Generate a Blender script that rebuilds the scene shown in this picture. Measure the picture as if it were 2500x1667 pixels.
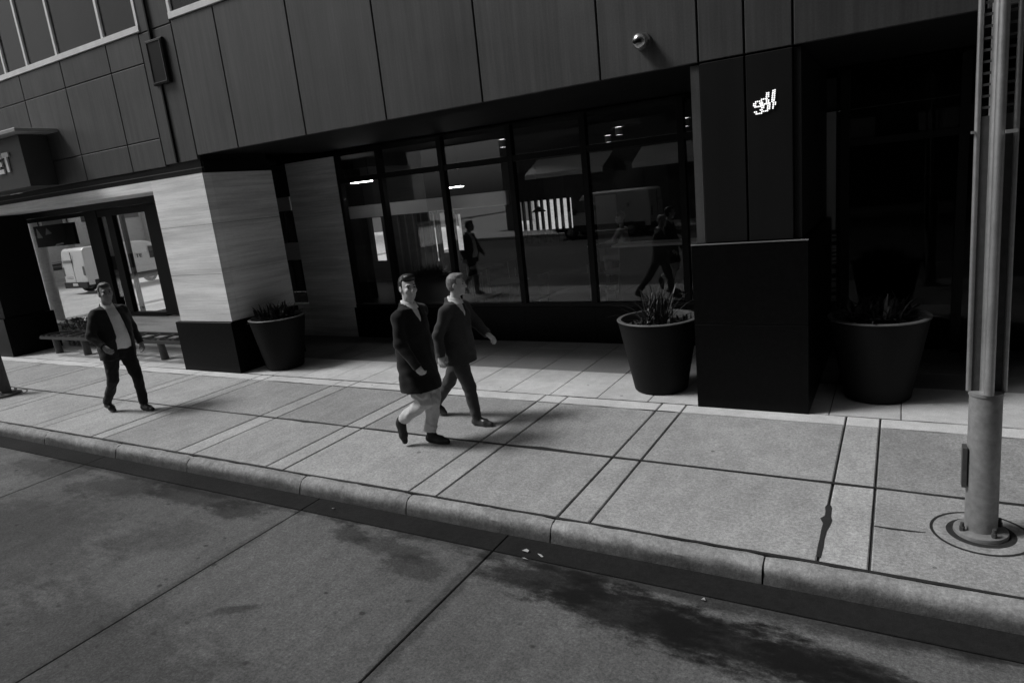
import bpy, math, random
import numpy as np
from mathutils import Vector, Matrix
rnd = random.Random(7)
S = bpy.context.scene
C = S.collection
for o in list(bpy.data.objects):
    bpy.data.objects.remove(o)

# ------------------------------------------------------------------ camera
F = 1624.308; IW, IH = 2500, 1667
RW = [[0.8658619836775217, 0.4895545077686234, -0.1030505174438643],
      [0.023111715498885202, -0.2449072239184823, -0.9692710148762528],
      [-0.49974881073267796, 0.8368732494207013, -0.22337029922375728]]
cam = bpy.data.cameras.new('camera'); co = bpy.data.objects.new('camera', cam); C.objects.link(co)
cam.sensor_width = 36; cam.lens = F / IW * 36; cam.clip_start = .05; cam.clip_end = 900
m = Matrix.Identity(4)
for i in range(3):
    m[i][0] = RW[0][i]; m[i][1] = -RW[1][i]; m[i][2] = -RW[2][i]
m[0][3], m[1][3], m[2][3] = 0, 0, 2.5
co.matrix_world = m
S.camera = co

# ------------------------------------------------------------------ light
SUN_AZ = math.radians(204)     # direction the light comes from, measured from +X towards +Y
SUN_EL = math.radians(50)
w = bpy.data.worlds.new('World'); S.world = w; w.use_nodes = True
nt = w.node_tree; nt.nodes.clear()
sky = nt.nodes.new('ShaderNodeTexSky'); sky.sky_type = 'NISHITA'; sky.sun_disc = False
sky.sun_elevation = SUN_EL; sky.sun_rotation = math.pi / 2 - SUN_AZ
sky.air_density = 1.0; sky.dust_density = 4.0; sky.ozone_density = 1.0
bw = nt.nodes.new('ShaderNodeRGBToBW'); bg = nt.nodes.new('ShaderNodeBackground'); bg.inputs[1].default_value = .05
ow = nt.nodes.new('ShaderNodeOutputWorld')
nt.links.new(sky.outputs[0], bw.inputs[0]); nt.links.new(bw.outputs[0], bg.inputs[0]); nt.links.new(bg.outputs[0], ow.inputs[0])
sl = bpy.data.lights.new('sun', 'SUN'); sl.energy = 1.5; sl.angle = math.radians(15); sl.color = (1, 1, 1)
so = bpy.data.objects.new('sun', sl); C.objects.link(so)
sd = Vector((math.cos(SUN_AZ) * math.cos(SUN_EL), math.sin(SUN_AZ) * math.cos(SUN_EL), math.sin(SUN_EL)))
so.rotation_euler = sd.to_track_quat('Z', 'Y').to_euler(); so.location = sd * 40
S.view_settings.view_transform = 'Standard'; S.view_settings.look = 'None'
S.view_settings.exposure = 0.72; S.view_settings.gamma = 1
S.render.engine = 'CYCLES'
S.cycles.filter_width = 1.5; S.cycles.max_bounces = 8; S.cycles.transparent_max_bounces = 16

# ------------------------------------------------------------------ helpers
class MB:
    def __init__(s): s.v = []; s.f = []
    def add(s, v, f):
        n = len(s.v); s.v += [tuple(p) for p in v]; s.f += [tuple(i + n for i in q) for q in f]; return s
    def box(s, x0, x1, y0, y1, z0, z1):
        return s.add([(x, y, z) for x in (x0, x1) for y in (y0, y1) for z in (z0, z1)],
                     [(0, 1, 3, 2), (4, 6, 7, 5), (0, 4, 5, 1), (2, 3, 7, 6), (0, 2, 6, 4), (1, 5, 7, 3)])
    def slab(s, x0, x1, y0, y1, z0, z1, c=.006, jit=0.):
        # block with chamfered top edge
        j = lambda: rnd.uniform(-jit, jit)
        a = [(x0, y0), (x1, y0), (x1, y1), (x0, y1)]
        b = [(x0 + c + j(), y0 + c + j()), (x1 - c + j(), y0 + c + j()), (x1 - c + j(), y1 - c + j()), (x0 + c + j(), y1 - c + j())]
        v = [(x, y, z0) for x, y in a] + [(x, y, z1 - c) for x, y in a] + [(x, y, z1) for x, y in b]
        f = [(3, 2, 1, 0), (8, 9, 10, 11)]
        for i in range(4):
            k = (i + 1) % 4
            f += [(i, k, k + 4, i + 4), (i + 4, k + 4, k + 8, i + 8)]
        return s.add(v, f)
    def panel(s, x0, x1, z0, z1, y0, y1, c=.006):
        # upright plate, front at y0 (towards -Y) with chamfered front edge
        a = [(x0, z0), (x1, z0), (x1, z1), (x0, z1)]
        b = [(x0 + c, z0 + c), (x1 - c, z0 + c), (x1 - c, z1 - c), (x0 + c, z1 - c)]
        v = [(x, y1, z) for x, z in a] + [(x, y0 + c, z) for x, z in a] + [(x, y0, z) for x, z in b]
        f = [(0, 1, 2, 3), (11, 10, 9, 8)]
        for i in range(4):
            k = (i + 1) % 4
            f += [(k, i, i + 4, k + 4), (k + 4, i + 4, i + 8, k + 8)]
        return s.add(v, f)
    def cyl(s, a, b, ra, rb=None, n=16, cap=True):
        rb = ra if rb is None else rb
        a, b = Vector(a), Vector(b); d = (b - a).normalized()
        u = d.orthogonal().normalized(); w_ = d.cross(u)
        v = []
        for p, r in ((a, ra), (b, rb)):
            for i in range(n):
                t = 2 * math.pi * i / n; v.append(p + (u * math.cos(t) + w_ * math.sin(t)) * r)
        f = [(i, (i + 1) % n, n + (i + 1) % n, n + i) for i in range(n)]
        if cap: f += [tuple(range(n - 1, -1, -1)), tuple(range(n, 2 * n))]
        return s.add(v, f)
    def lathe(s, prof, c=(0, 0, 0), n=40):
        v = []; f = []
        for r, z in prof:
            for i in range(n):
                t = 2 * math.pi * i / n; v.append((c[0] + r * math.cos(t), c[1] + r * math.sin(t), c[2] + z))
        for k in range(len(prof) - 1):
            for i in range(n):
                f.append((k * n + i, k * n + (i + 1) % n, (k + 1) * n + (i + 1) % n, (k + 1) * n + i))
        return s.add(v, f)
    def ball(s, c, r, n=12, sc=(1, 1, 1)):
        m_ = n // 2; pr = []
        v = []; f = []
        for k in range(m_ + 1):
            p = math.pi * k / m_
            for i in range(n):
                t = 2 * math.pi * i / n
                v.append((c[0] + r * sc[0] * math.sin(p) * math.cos(t), c[1] + r * sc[1] * math.sin(p) * math.sin(t), c[2] + r * sc[2] * math.cos(p)))
        for k in range(m_):
            for i in range(n):
                f.append((k * n + i, (k + 1) * n + i, (k + 1) * n + (i + 1) % n, k * n + (i + 1) % n))
        return s.add(v, f)
    def tube(s, pts, r, n=8):
        for a, b in zip(pts[:-1], pts[1:]): s.cyl(a, b, r, r, n)
        return s
    def prism(s, poly, axis, d0, d1):
        # poly: 2D outline, extruded along axis between d0 and d1
        def P(a, b, d): return {'x': (d, a, b), 'y': (a, d, b), 'z': (a, b, d)}[axis]
        n = len(poly)
        v = [P(a, b, d0) for a, b in poly] + [P(a, b, d1) for a, b in poly]
        f = [tuple(range(n)), tuple(range(2 * n - 1, n - 1, -1))] + [(i, (i + 1) % n, n + (i + 1) % n, n + i) for i in range(n)]
        return s.add(v, f)
    def build(s, name, mat_, parent=None, smooth=False, auto=None):
        me = bpy.data.meshes.new(name); me.from_pydata(s.v, [], s.f); me.validate(); me.update()
        import bmesh
        bm = bmesh.new(); bm.from_mesh(me); bmesh.ops.remove_doubles(bm, verts=bm.verts, dist=1e-5)
        bmesh.ops.recalc_face_normals(bm, faces=bm.faces); bm.to_mesh(me); bm.free()
        return link(name, me, mat_, parent, smooth, auto)

def link(name, me, mat_, parent=None, smooth=False, auto=None):
    o = bpy.data.objects.new(name, me); C.objects.link(o)
    if mat_ is not None and not me.materials: me.materials.append(mat_)
    if smooth: me.polygons.foreach_set('use_smooth', [True] * len(me.polygons))
    if auto is not None:
        me.polygons.foreach_set('use_smooth', [True] * len(me.polygons))
        try: me.set_sharp_from_angle(angle=math.radians(auto))
        except Exception: pass
    if parent is not None: o.parent = parent
    return o
def thing(name, label, cat, group=None, loc=(0, 0, 0)):
    o = bpy.data.objects.new(name, None); C.objects.link(o); o.empty_display_size = .1; o.location = loc
    o['label'] = label; o['category'] = cat
    if group: o['group'] = group
    return o
def tag(o, label, cat, group=None):
    o['label'] = label; o['category'] = cat
    if group: o['group'] = group
    return o
def struct(o): o['kind'] = 'structure'; return o
def part(name, parent, label=None):
    o = bpy.data.objects.new(name, None); C.objects.link(o); o.empty_display_size = .1; o.parent = parent
    if label: o['label'] = label
    return o

# ------------------------------------------------------------------ materials
def node(nt_, t, **kw):
    n = nt_.nodes.new(t)
    for k, v in kw.items(): setattr(n, k, v)
    return n
def math_(nt_, op, a, b=None, c=None, clamp=False):
    n = nt_.nodes.new('ShaderNodeMath'); n.operation = op; n.use_clamp = clamp
    for i, x in enumerate((a, b, c)):
        if x is None: continue
        if hasattr(x, 'node'): nt_.links.new(x, n.inputs[i])
        else: n.inputs[i].default_value = x
    return n.outputs[0]
def noise(nt_, scale, stretch=(1, 1, 1), detail=5, rough=.6, dist=0, offset=(0, 0, 0)):
    g = node(nt_, 'ShaderNodeNewGeometry'); mp = node(nt_, 'ShaderNodeMapping'); mp.inputs['Scale'].default_value = stretch
    mp.inputs['Location'].default_value = offset
    n = node(nt_, 'ShaderNodeTexNoise'); n.inputs['Scale'].default_value = scale; n.inputs['Detail'].default_value = detail
    n.inputs['Roughness'].default_value = rough; n.inputs['Distortion'].default_value = dist
    nt_.links.new(g.outputs['Position'], mp.inputs[0]); nt_.links.new(mp.outputs[0], n.inputs['Vector'])
    return n.outputs['Fac']
def mrange(nt_, x, a, b, c, d, smooth=False):
    n = node(nt_, 'ShaderNodeMapRange'); n.interpolation_type = 'SMOOTHSTEP' if smooth else 'LINEAR'
    for i, v in enumerate((a, b, c, d)): n.inputs[i + 1].default_value = v
    nt_.links.new(x, n.inputs[0]); return n.outputs[0]
def mat(name, v, rough=.7, layers=(), bump=0., bscale=80, spec=.5, metal=0., usecol=False, rvar=0., extra=None, emit=0., bdetail=4, sheen=0.):
    """layers: (scale, stretch, amplitude[, contrast lo, hi]) noise factors multiplied on the grey base value"""
    M_ = bpy.data.materials.new(name); M_.use_nodes = True; n_ = M_.node_tree; b = n_.nodes['Principled BSDF']
    b.inputs['Roughness'].default_value = rough; b.inputs['Metallic'].default_value = metal
    b.inputs['Specular IOR Level'].default_value = spec
    if sheen: b.inputs['Sheen Weight'].default_value = sheen
    val = None
    for i, L in enumerate(layers):
        sc, st, am = L[:3]; lo, hi = L[3:5] if len(L) > 3 else (.3, .7)
        x = mrange(n_, noise(n_, sc, st, offset=(i * 3.1, i * 1.7, i)), lo, hi, 1 - am, 1 + am)
        val = x if val is None else math_(n_, 'MULTIPLY', val, x)
    if extra is not None:
        e = extra(n_); val = e if val is None else math_(n_, 'MULTIPLY', val, e)
    if usecol:
        oi = node(n_, 'ShaderNodeObjectInfo'); bwn = node(n_, 'ShaderNodeRGBToBW'); n_.links.new(oi.outputs['Color'], bwn.inputs[0])
        val = bwn.outputs[0] if val is None else math_(n_, 'MULTIPLY', val, bwn.outputs[0])
    if val is None: b.inputs['Base Color'].default_value = (v, v, v, 1)
    else:
        r = math_(n_, 'MULTIPLY', val, v); cc = node(n_, 'ShaderNodeCombineColor')
        for i in range(3): n_.links.new(r, cc.inputs[i])
        n_.links.new(cc.outputs[0], b.inputs['Base Color'])
    if rvar:
        n_.links.new(mrange(n_, noise(n_, 2.5, (1, 1, 1)), .3, .7, max(.02, rough - rvar), min(1, rough + rvar)), b.inputs['Roughness'])
    if bump:
        bn = node(n_, 'ShaderNodeBump'); bn.inputs['Strength'].default_value = bump; bn.inputs['Distance'].default_value = .004
        n_.links.new(noise(n_, bscale, detail=bdetail), bn.inputs['Height']); n_.links.new(bn.outputs[0], b.inputs['Normal'])
    if emit:
        b.inputs['Emission Color'].default_value = (1, 1, 1, 1); b.inputs['Emission Strength'].default_value = emit
    return M_
def glass(name, refl=1.0, tint=.85, rough=0.0):
    M_ = bpy.data.materials.new(name); M_.use_nodes = True; n_ = M_.node_tree; n_.nodes.clear()
    tr = node(n_, 'ShaderNodeBsdfTransparent'); tr.inputs[0].default_value = (tint, tint, tint, 1)
    gl = node(n_, 'ShaderNodeBsdfGlossy'); gl.inputs['Roughness'].default_value = rough
    lw = node(n_, 'ShaderNodeLayerWeight'); lw.inputs[0].default_value = .5
    sch = math_(n_, 'ADD', math_(n_, 'MULTIPLY', math_(n_, 'POWER', lw.outputs['Facing'], 5.0), .96), .04)
    mx = node(n_, 'ShaderNodeMixShader'); o = node(n_, 'ShaderNodeOutputMaterial')
    n_.links.new(math_(n_, 'MULTIPLY', sch, refl, clamp=True), mx.inputs[0])
    n_.links.new(tr.outputs[0], mx.inputs[1]); n_.links.new(gl.outputs[0], mx.inputs[2]); n_.links.new(mx.outputs[0], o.inputs[0])
    return M_

def stain_shade_field(blobs, spots=True):
    """oil and water stains and painted corner shade on the road: soft blobs with ragged edges"""
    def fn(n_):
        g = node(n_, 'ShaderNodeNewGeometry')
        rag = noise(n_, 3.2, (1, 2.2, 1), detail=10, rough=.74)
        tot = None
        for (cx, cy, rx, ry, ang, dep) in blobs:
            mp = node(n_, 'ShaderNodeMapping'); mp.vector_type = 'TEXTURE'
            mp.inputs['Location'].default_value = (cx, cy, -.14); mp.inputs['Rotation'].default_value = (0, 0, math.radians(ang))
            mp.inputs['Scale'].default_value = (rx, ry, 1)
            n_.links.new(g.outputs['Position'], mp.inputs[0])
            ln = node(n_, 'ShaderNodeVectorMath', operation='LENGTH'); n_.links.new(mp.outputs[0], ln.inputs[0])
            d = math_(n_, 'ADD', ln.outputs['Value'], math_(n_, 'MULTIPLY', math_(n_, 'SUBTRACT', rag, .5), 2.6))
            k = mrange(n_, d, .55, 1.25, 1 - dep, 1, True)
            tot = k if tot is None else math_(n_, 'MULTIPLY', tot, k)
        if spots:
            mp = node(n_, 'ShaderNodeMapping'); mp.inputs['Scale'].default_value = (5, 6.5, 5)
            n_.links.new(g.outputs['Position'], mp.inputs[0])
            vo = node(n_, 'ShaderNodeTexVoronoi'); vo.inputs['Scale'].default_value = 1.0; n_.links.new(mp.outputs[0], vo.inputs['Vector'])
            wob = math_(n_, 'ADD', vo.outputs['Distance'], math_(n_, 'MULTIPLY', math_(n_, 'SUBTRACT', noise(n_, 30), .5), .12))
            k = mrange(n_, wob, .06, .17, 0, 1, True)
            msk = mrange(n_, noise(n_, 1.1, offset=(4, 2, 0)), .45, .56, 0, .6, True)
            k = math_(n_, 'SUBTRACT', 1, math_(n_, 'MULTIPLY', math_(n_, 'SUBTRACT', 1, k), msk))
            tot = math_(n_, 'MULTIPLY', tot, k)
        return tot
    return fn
def gum(n_):
    # small dark spots trodden into the paving
    g = node(n_, 'ShaderNodeNewGeometry'); vo = node(n_, 'ShaderNodeTexVoronoi'); vo.inputs['Scale'].default_value = 3.6
    n_.links.new(g.outputs['Position'], vo.inputs['Vector'])
    sep = node(n_, 'ShaderNodeSeparateColor'); n_.links.new(vo.outputs['Color'], sep.inputs[0])
    r = math_(n_, 'MULTIPLY', math_(n_, 'POWER', sep.outputs[0], 5), .10)
    k = math_(n_, 'LESS_THAN', vo.outputs['Distance'], r)
    return math_(n_, 'SUBTRACT', 1, math_(n_, 'MULTIPLY', k, .5))

m_walk = mat('sidewalk_concrete', .33, .85, [(.9, (1, 1, 1), .12), (4, (1.6, .8, 1), .12), (16, (1, 1, 1), .12), (45, (1, 1, 1), .30), (130, (1, 1, 1), .30)], bump=.35, bscale=150, usecol=True, extra=gum, spec=.3)
m_band = mat('light_paving', .55, .8, [(1.5, (1, 1, 1), .12), (8, (1, 1, 1), .10), (90, (1, 1, 1), .2), (220, (1, 1, 1), .15)], bump=.25, bscale=140, usecol=True, extra=gum, spec=.3)
m_dpave = mat('arcade_shade_paving', .22, .7, [(1.5, (1, 1, 1), .12), (40, (1, 1, 1), .12), (200, (1, 1, 1), .12)], bump=.2, bscale=140, usecol=True, spec=.35)  # arcade shadow painted in: darker than the lit pavers outside
m_bed = mat('joint_dirt', .05, .95, [(8, (1, 1, 1), .3)])
def lower_dark(n_):  # darker towards the bottom, with a ragged edge
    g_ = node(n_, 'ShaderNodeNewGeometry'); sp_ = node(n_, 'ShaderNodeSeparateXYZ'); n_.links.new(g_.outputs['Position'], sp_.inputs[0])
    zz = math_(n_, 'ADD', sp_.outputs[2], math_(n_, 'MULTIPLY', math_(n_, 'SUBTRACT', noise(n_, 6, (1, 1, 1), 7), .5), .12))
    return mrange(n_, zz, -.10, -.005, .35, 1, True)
m_kerb = mat('kerb_stone', .27, .9, [(2, (1, 1, 1), .22), (9, (1, 1, 1), .24), (40, (1, 1, 1), .24), (120, (1, 1, 1), .2)], bump=1.0, bscale=38, usecol=True, spec=.25, bdetail=7, extra=lower_dark)
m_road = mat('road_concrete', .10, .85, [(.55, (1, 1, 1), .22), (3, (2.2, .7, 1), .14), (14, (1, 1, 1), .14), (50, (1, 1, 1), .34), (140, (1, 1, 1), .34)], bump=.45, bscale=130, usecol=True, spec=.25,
    extra=stain_shade_field([(-1.95, 3.56, .6, .24, 0, .82), (-1.4, 3.42, .7, .26, -10, .85), (-.8, 3.36, .65, .22, -6, .85), (-.25, 3.34, .6, .18, -8, .82), (.35, 3.20, .5, .16, -15, .62),
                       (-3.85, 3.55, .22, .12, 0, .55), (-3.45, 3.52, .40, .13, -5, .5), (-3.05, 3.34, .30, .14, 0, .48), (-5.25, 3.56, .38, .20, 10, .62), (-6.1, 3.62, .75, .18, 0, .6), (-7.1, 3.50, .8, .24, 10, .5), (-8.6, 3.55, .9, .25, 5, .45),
                       (-6.5, 3.74, 3.0, .09, 0, .6), (-1.2, 3.74, 2.6, .12, 0, .65), (1.6, 3.74, 1.5, .06, 0, .5), (-3.9, 2.5, .2, .05, 35, .5), (-2.6, 2.9, .07, 1.2, 2, .4), (-4.66, 2.6, .06, 1.3, 0, .3), (-7.0, 2.3, 1.4, .9, 0, .35), (-4.6, 1.7, 1.3, .55, 0, .35), (-5.6, 2.9, .5, .3, 20, .25), (-3.3, 1.9, .5, .3, 0, .2)]))  # closing wide blobs paint lower-left shade, the others are stains
m_gutter = mat('gutter_asphalt', .016, .85, [(1.2, (1, 1, 1), .25), (25, (1, 1, 1), .2), (160, (1, 1, 1), .3)], bump=.8, bscale=120, spec=.12)
m_panel = mat('dark_facade_panel', .07, .5, [(.5, (1, 1, 1), .18), (3, (3, 3, .18), .16), (12, (3, 3, .08), .14), (60, (1, 1, 1), .14)], bump=.05, bscale=200, usecol=True, spec=.35, rvar=.08)
m_pillar = mat('black_metal_cladding', .010, .5, [(2, (3, 3, .3), .12)], spec=.12, usecol=True)
m_soffit = mat('dark_soffit', .010, .7, [(2, (1, 1, 1), .1)], spec=.15)
m_trav = mat('banded_travertine', .85, .6, [(1.0, (.4, .4, 2.6), .16), (1.6, (.35, .35, 8), .20), (2.2, (.5, .5, 24), .12), (14, (1, 1, 6), .06), (150, (1, 1, 1), .05)], bump=.12, bscale=60, usecol=True, spec=.4)
m_black = mat('polished_black_granite', .004, .3, [(30, (1, 1, 1), .3), (200, (1, 1, 1), .4)], spec=.09, usecol=True)
m_frame = mat('black_window_frame', .010, .45, [(3, (1, 1, 1), .1)], spec=.15)
m_white = mat('white_painted_metal', .85, .45, [(3, (1, 1, 1), .08), (1, (8, 8, .4), .06)])
m_glass = glass('clear_window_glass', 1.7, .98)
m_glass2 = glass('coated_window_glass', .85, .7)
m_glassd = glass('dark_door_glass', .3, .5)
m_plaster = mat('interior_plaster', .20, .8, [(2, (1, 1, 1), .08)])
m_plasterw = mat('white_interior_wall', .55, .8, [(2, (1, 1, 1), .06)])
m_dark = mat('dark_interior', .02, .8, [(2, (1, 1, 1), .15)])
m_floor = mat('interior_floor', .05, .5, [(2, (1, 1, 1), .2)])
m_wood = mat('stained_wood', .10, .5, [(4, (1, 8, 8), .2)])
m_pot = mat('planter_fibreglass', .010, .6, [(2, (1, 1, 1), .12), (70, (1, 1, 1), .15)], bump=.2, bscale=200, spec=.12)
m_potrim = mat('planter_rim', .11, .5, [(6, (1, 1, 1), .15)], spec=.4)
m_soil = mat('potting_soil', .02, .95, [(30, (1, 1, 1), .5)], bump=1, bscale=60)
m_leaf = mat('dark_leaf', .022, .45, [(20, (1, 1, 1), .4)], spec=.5)
m_leaf2 = mat('hedge_leaf', .09, .5, [(20, (1, 1, 1), .4)], spec=.4)
m_steel = mat('galvanised_steel', .42, .45, [(4, (1, 1, .3), .15), (30, (1, 1, 1), .1)], metal=.75, rvar=.1)
m_polebase = mat('weathered_pole_base', .26, .55, [(3, (1, 1, .5), .22), (25, (1, 1, 1), .18)], bump=.3, bscale=60, metal=.3)
m_iron = mat('cast_iron', .06, .6, [(20, (1, 1, 1), .25)], bump=.4, bscale=90)
m_bench = mat('black_bench_steel', .025, .4, [(10, (1, 1, 1), .2)])
m_bleg = mat('bench_leg_steel', .07, .5, [(10, (1, 1, 1), .2)])
m_dome = mat('chrome_dome', .5, .18, metal=.9)
m_led = mat('led_dot', .8, .4, emit=.62)
m_strip = mat('light_tube', .8, .4, emit=30)
m_letter = mat('white_sign_letter', .75, .5)
m_sign = mat('sign_box_metal', .035, .5, [(4, (1, 1, 1), .1)])
m_signcap = mat('sign_cap_metal', .28, .5, [(4, (1, 1, 1), .1)])
m_van = mat('white_van_paint', .9, .25, [(1.5, (1, 1, 1), .04)], spec=.6)
m_vantrim = mat('black_plastic_trim', .03, .6, [(20, (1, 1, 1), .2)])
m_vanglass = mat('van_glass', .03, .08, spec=.7)
m_tyre = mat('tyre_rubber', .02, .8, [(30, (1, 1, 1), .2)])
m_rim = mat('wheel_rim', .35, .35, metal=.7)
m_lamp = mat('tail_lamp', .22, .2)
m_facw = mat('pale_far_masonry', .8, .85, [(.4, (1, 1, 1), .15), (6, (1, 1, 3), .14), (30, (1, 1, 2), .1)], bump=.3, bscale=20)
m_facd = mat('far_recess', .12, .8, [(.5, (1, 1, 1), .2)])
m_street = mat('side_street_concrete', .6, .85, [(.5, (1, 1, 1), .15), (40, (1, 1, 1), .12)])
m_opp = mat('opposite_masonry', .10, .85, [(.4, (1, 1, 1), .2), (6, (1, 1, 2), .15)])
m_oppglass = mat('opposite_glass', .03, .1, spec=.7)
m_litter = mat('paper_litter', .38, .8, [(20, (1, 1, 1), .15)])
m_tar = mat('tar_joint', .02, .7, [(20, (1, 1, 1), .3)])

# ------------------------------------------------------------------ ground, sidewalk, kerb, road
g = MB().box(-140, 90, -90, 140, -.60, -.30).build('ground', m_street); struct(g)
road = MB().box(-22.6, 320, -12, 3.99, -.29, -.165).build('road', m_bed); struct(road)
rx = [-22.5, -19.2, -15.6, -11.9, -8.25, -4.65, -2.6, 1.3, 5.2, 9.0, 13.0]
for j, (y0, y1) in enumerate(((.05, 3.745), (-3.7, .04), (-7.45, -3.71))):
    for i in range(len(rx) - 1):
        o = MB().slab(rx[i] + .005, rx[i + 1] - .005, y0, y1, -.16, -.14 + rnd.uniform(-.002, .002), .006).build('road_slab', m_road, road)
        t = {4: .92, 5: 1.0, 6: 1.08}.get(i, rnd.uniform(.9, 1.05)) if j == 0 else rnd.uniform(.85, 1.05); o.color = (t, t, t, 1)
for i in range(len(rx) - 1):
    MB().slab(rx[i] + .004, rx[i + 1] - .004, 3.755, 3.995, -.16, -.137, .004).build('gutter_slab', m_gutter, road)
walk = MB().box(-22.4, 14, 4.10, 9.6, -.29, -.02).build('sidewalk', m_bed); struct(walk)
pairs = [(-.40, -.11), (-2.24, -1.97), (-3.70, -3.40), (-5.56, -5.30), (-7.05, -6.75), (-8.81, -8.55), (-10.32, -10.05), (-12.13, -11.86), (-13.63, -13.35), (-15.45, -15.18), (-16.95, -16.68), (-18.75, -18.48), (-20.3, -20.0),
         (1.43, 1.70), (2.93, 3.2), (4.75, 5.02), (6.3, 6.6)]
cuts = sorted(sum([list(p) for p in pairs], []))
cuts = [-22.3] + cuts + [8.4]
G_ = .0085
YK, YM, YB, YO = 4.135, 5.325, 6.622, 6.872
for ri, (y0, y1) in enumerate(((YK, YM), (YM, YB))):
    for i in range(len(cuts) - 1):
        x0, x1 = cuts[i] + G_, cuts[i + 1] - G_
        strip = x1 - x0 < .4
        t = rnd.uniform(.87, 1.09) * (1.08 if strip else 1.0)
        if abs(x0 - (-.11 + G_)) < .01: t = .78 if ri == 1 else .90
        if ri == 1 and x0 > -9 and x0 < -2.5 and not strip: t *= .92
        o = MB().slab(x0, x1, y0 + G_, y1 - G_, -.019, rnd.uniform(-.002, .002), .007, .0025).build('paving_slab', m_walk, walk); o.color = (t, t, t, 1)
for i in range(len(cuts) - 1):
    x0, x1 = cuts[i] + .008, cuts[i + 1] - .008
    t = rnd.uniform(.94, 1.08)
    o = MB().slab(x0, x1, YB + .008, YO - .008, -.019, rnd.uniform(-.001, .002), .006, .002).build('border_slab', m_band, walk); o.color = (t, t, t, 1)
pw = .62
k0 = int(-22 / pw)
for i in range(k0, int(8 / pw)):
    for j, (y0, y1, mm) in enumerate(((YO, 7.385, m_band), (7.385, 7.90, m_band), (7.90, 8.45, m_dpave), (8.45, 9.0, m_dpave), (9.0, 9.58, m_dpave))):
        x0 = i * pw + .06; x1 = x0 + pw
        if mm is m_dpave and (x0 < -13.0 and y0 > 8.1): continue
        t = rnd.uniform(.86, .98)
        o = MB().slab(x0 + .004, x1 - .004, y0 + .004, y1 - .004, -.019, rnd.uniform(-.0015, .001), .004).build('paver', mm, walk); o.color = (t, t, t, 1)
# kerb stones
kj = [-22.3, -20.7, -19.2, -17.6, -16.0, -14.5, -12.9, -11.3, -9.7, -8.05, -6.68, -4.93, -3.63, -2.24, -.71, .85, 2.4, 4.0, 5.6, 7.2]
kerb = struct(part('kerb', None))
prof = [(4.122, -.2), (4.122, -.006), (4.112, .002), (4.085, .002), (4.055, -.004), (4.03, -.018), (4.010, -.042), (4.002, -.08), (3.998, -.13), (3.996, -.2)]
for i in range(len(kj) - 1):
    mb = MB(); a, b = kj[i] + .006, kj[i + 1] - .006
    n = 14; vs = []; fs = []
    for q in range(n + 1):
        t = q / n; x = a + (b - a) * t
        e = .010 if q in (0, n) else 0
        for (y, z) in prof:
            top = z > -.1
            vs.append((x, y + (rnd.uniform(-.007, .007) + e if y < 4.1 and top else 0), z + ((rnd.uniform(-.005, .004) - e * .8) if top else 0)))
    L = len(prof)
    for q in range(n):
        for k in range(L - 1): fs.append((q * L + k, (q + 1) * L + k, (q + 1) * L + k + 1, q * L + k + 1))
    fs += [tuple(range(L)), tuple(range(n * L + L - 1, n * L - 1, -1))]
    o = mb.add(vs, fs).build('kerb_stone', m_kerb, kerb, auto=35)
    t = rnd.uniform(.92, 1.06); o.color = (t, t, t, 1)
# tar smears pressed out of the joints
def smear(pts, wd, z=.004, name='tar_smear', par=walk):
    vs = []; fs = []
    for i, (x, y) in enumerate(pts):
        k = wd[i]; vs += [(x - k * .4, y - k, z), (x + k * .4, y + k, z)]
    for i in range(len(pts) - 1): fs.append((2 * i, 2 * i + 2, 2 * i + 3, 2 * i + 1))
    return MB().add(vs, fs).build(name, m_tar, par)
smear([(-6.55, 5.325), (-6.35, 5.32), (-6.2, 5.315), (-6.05, 5.325), (-5.8, 5.325)], [.006, .018, .026, .02, .006])
smear([(-3.5, 5.325), (-3.2, 5.33), (-3.0, 5.34), (-2.7, 5.33), (-2.3, 5.325), (-2.0, 5.325)], [.008, .018, .034, .022, .014, .006])
smear([(-.1, 5.325), (.2, 5.32), (.5, 5.32), (.9, 5.325), (1.4, 5.325)], [.011, .013, .018, .019, .014])
smear([(-.105, 4.72), (-.0, 4.715), (.12, 4.72), (.2, 4.73)], [.005, .012, .009, .003])
def smear2(pts, wd, z=.004):
    vs = []; fs = []
    for i, (x, y) in enumerate(pts): vs += [(x - wd[i], y, z), (x + wd[i], y, z)]
    for i in range(len(pts) - 1): fs.append((2 * i, 2 * i + 1, 2 * i + 3, 2 * i + 2))
    return MB().add(vs, fs).build('tar_smear', m_tar, walk)
smear2([(-.40, 4.2), (-.40, 4.35), (-.40, 4.43), (-.40, 4.55), (-.39, 4.65), (-.40, 4.72), (-.39, 4.78), (-.40, 4.9), (-.4, 4.95)], [.012, .016, .013, .017, .022, .038, .015, .022, .01])

def tar_line(y, x0, x1, w0, w1, seed, par=walk, z=.0036):
    r = random.Random(seed); n = int((x1 - x0) / .07); vs = []; fs = []; wv = (w0 + w1) / 2; off = 0
    for i in range(n + 1):
        wv = min(w1, max(w0, wv + r.uniform(-.0028, .0028))); off = max(-.006, min(.006, off + r.uniform(-.002, .002)))
        x = x0 + (x1 - x0) * i / n; vs += [(x, y + off - wv, z), (x, y + off + wv, z)]
    for i in range(n): fs.append((2 * i, 2 * i + 2, 2 * i + 3, 2 * i + 1))
    return MB().add(vs, fs).build('tar_seam', m_tar, par)
tar_line(YM, -22, 8.3, .007, .017, 1); tar_line(4.133, -22, 8.3, .009, .015, 2); tar_line(YB, -22, 8.3, .003, .008, 3); tar_line(YO, -22, 8.3, .003, .007, 4)
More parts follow.
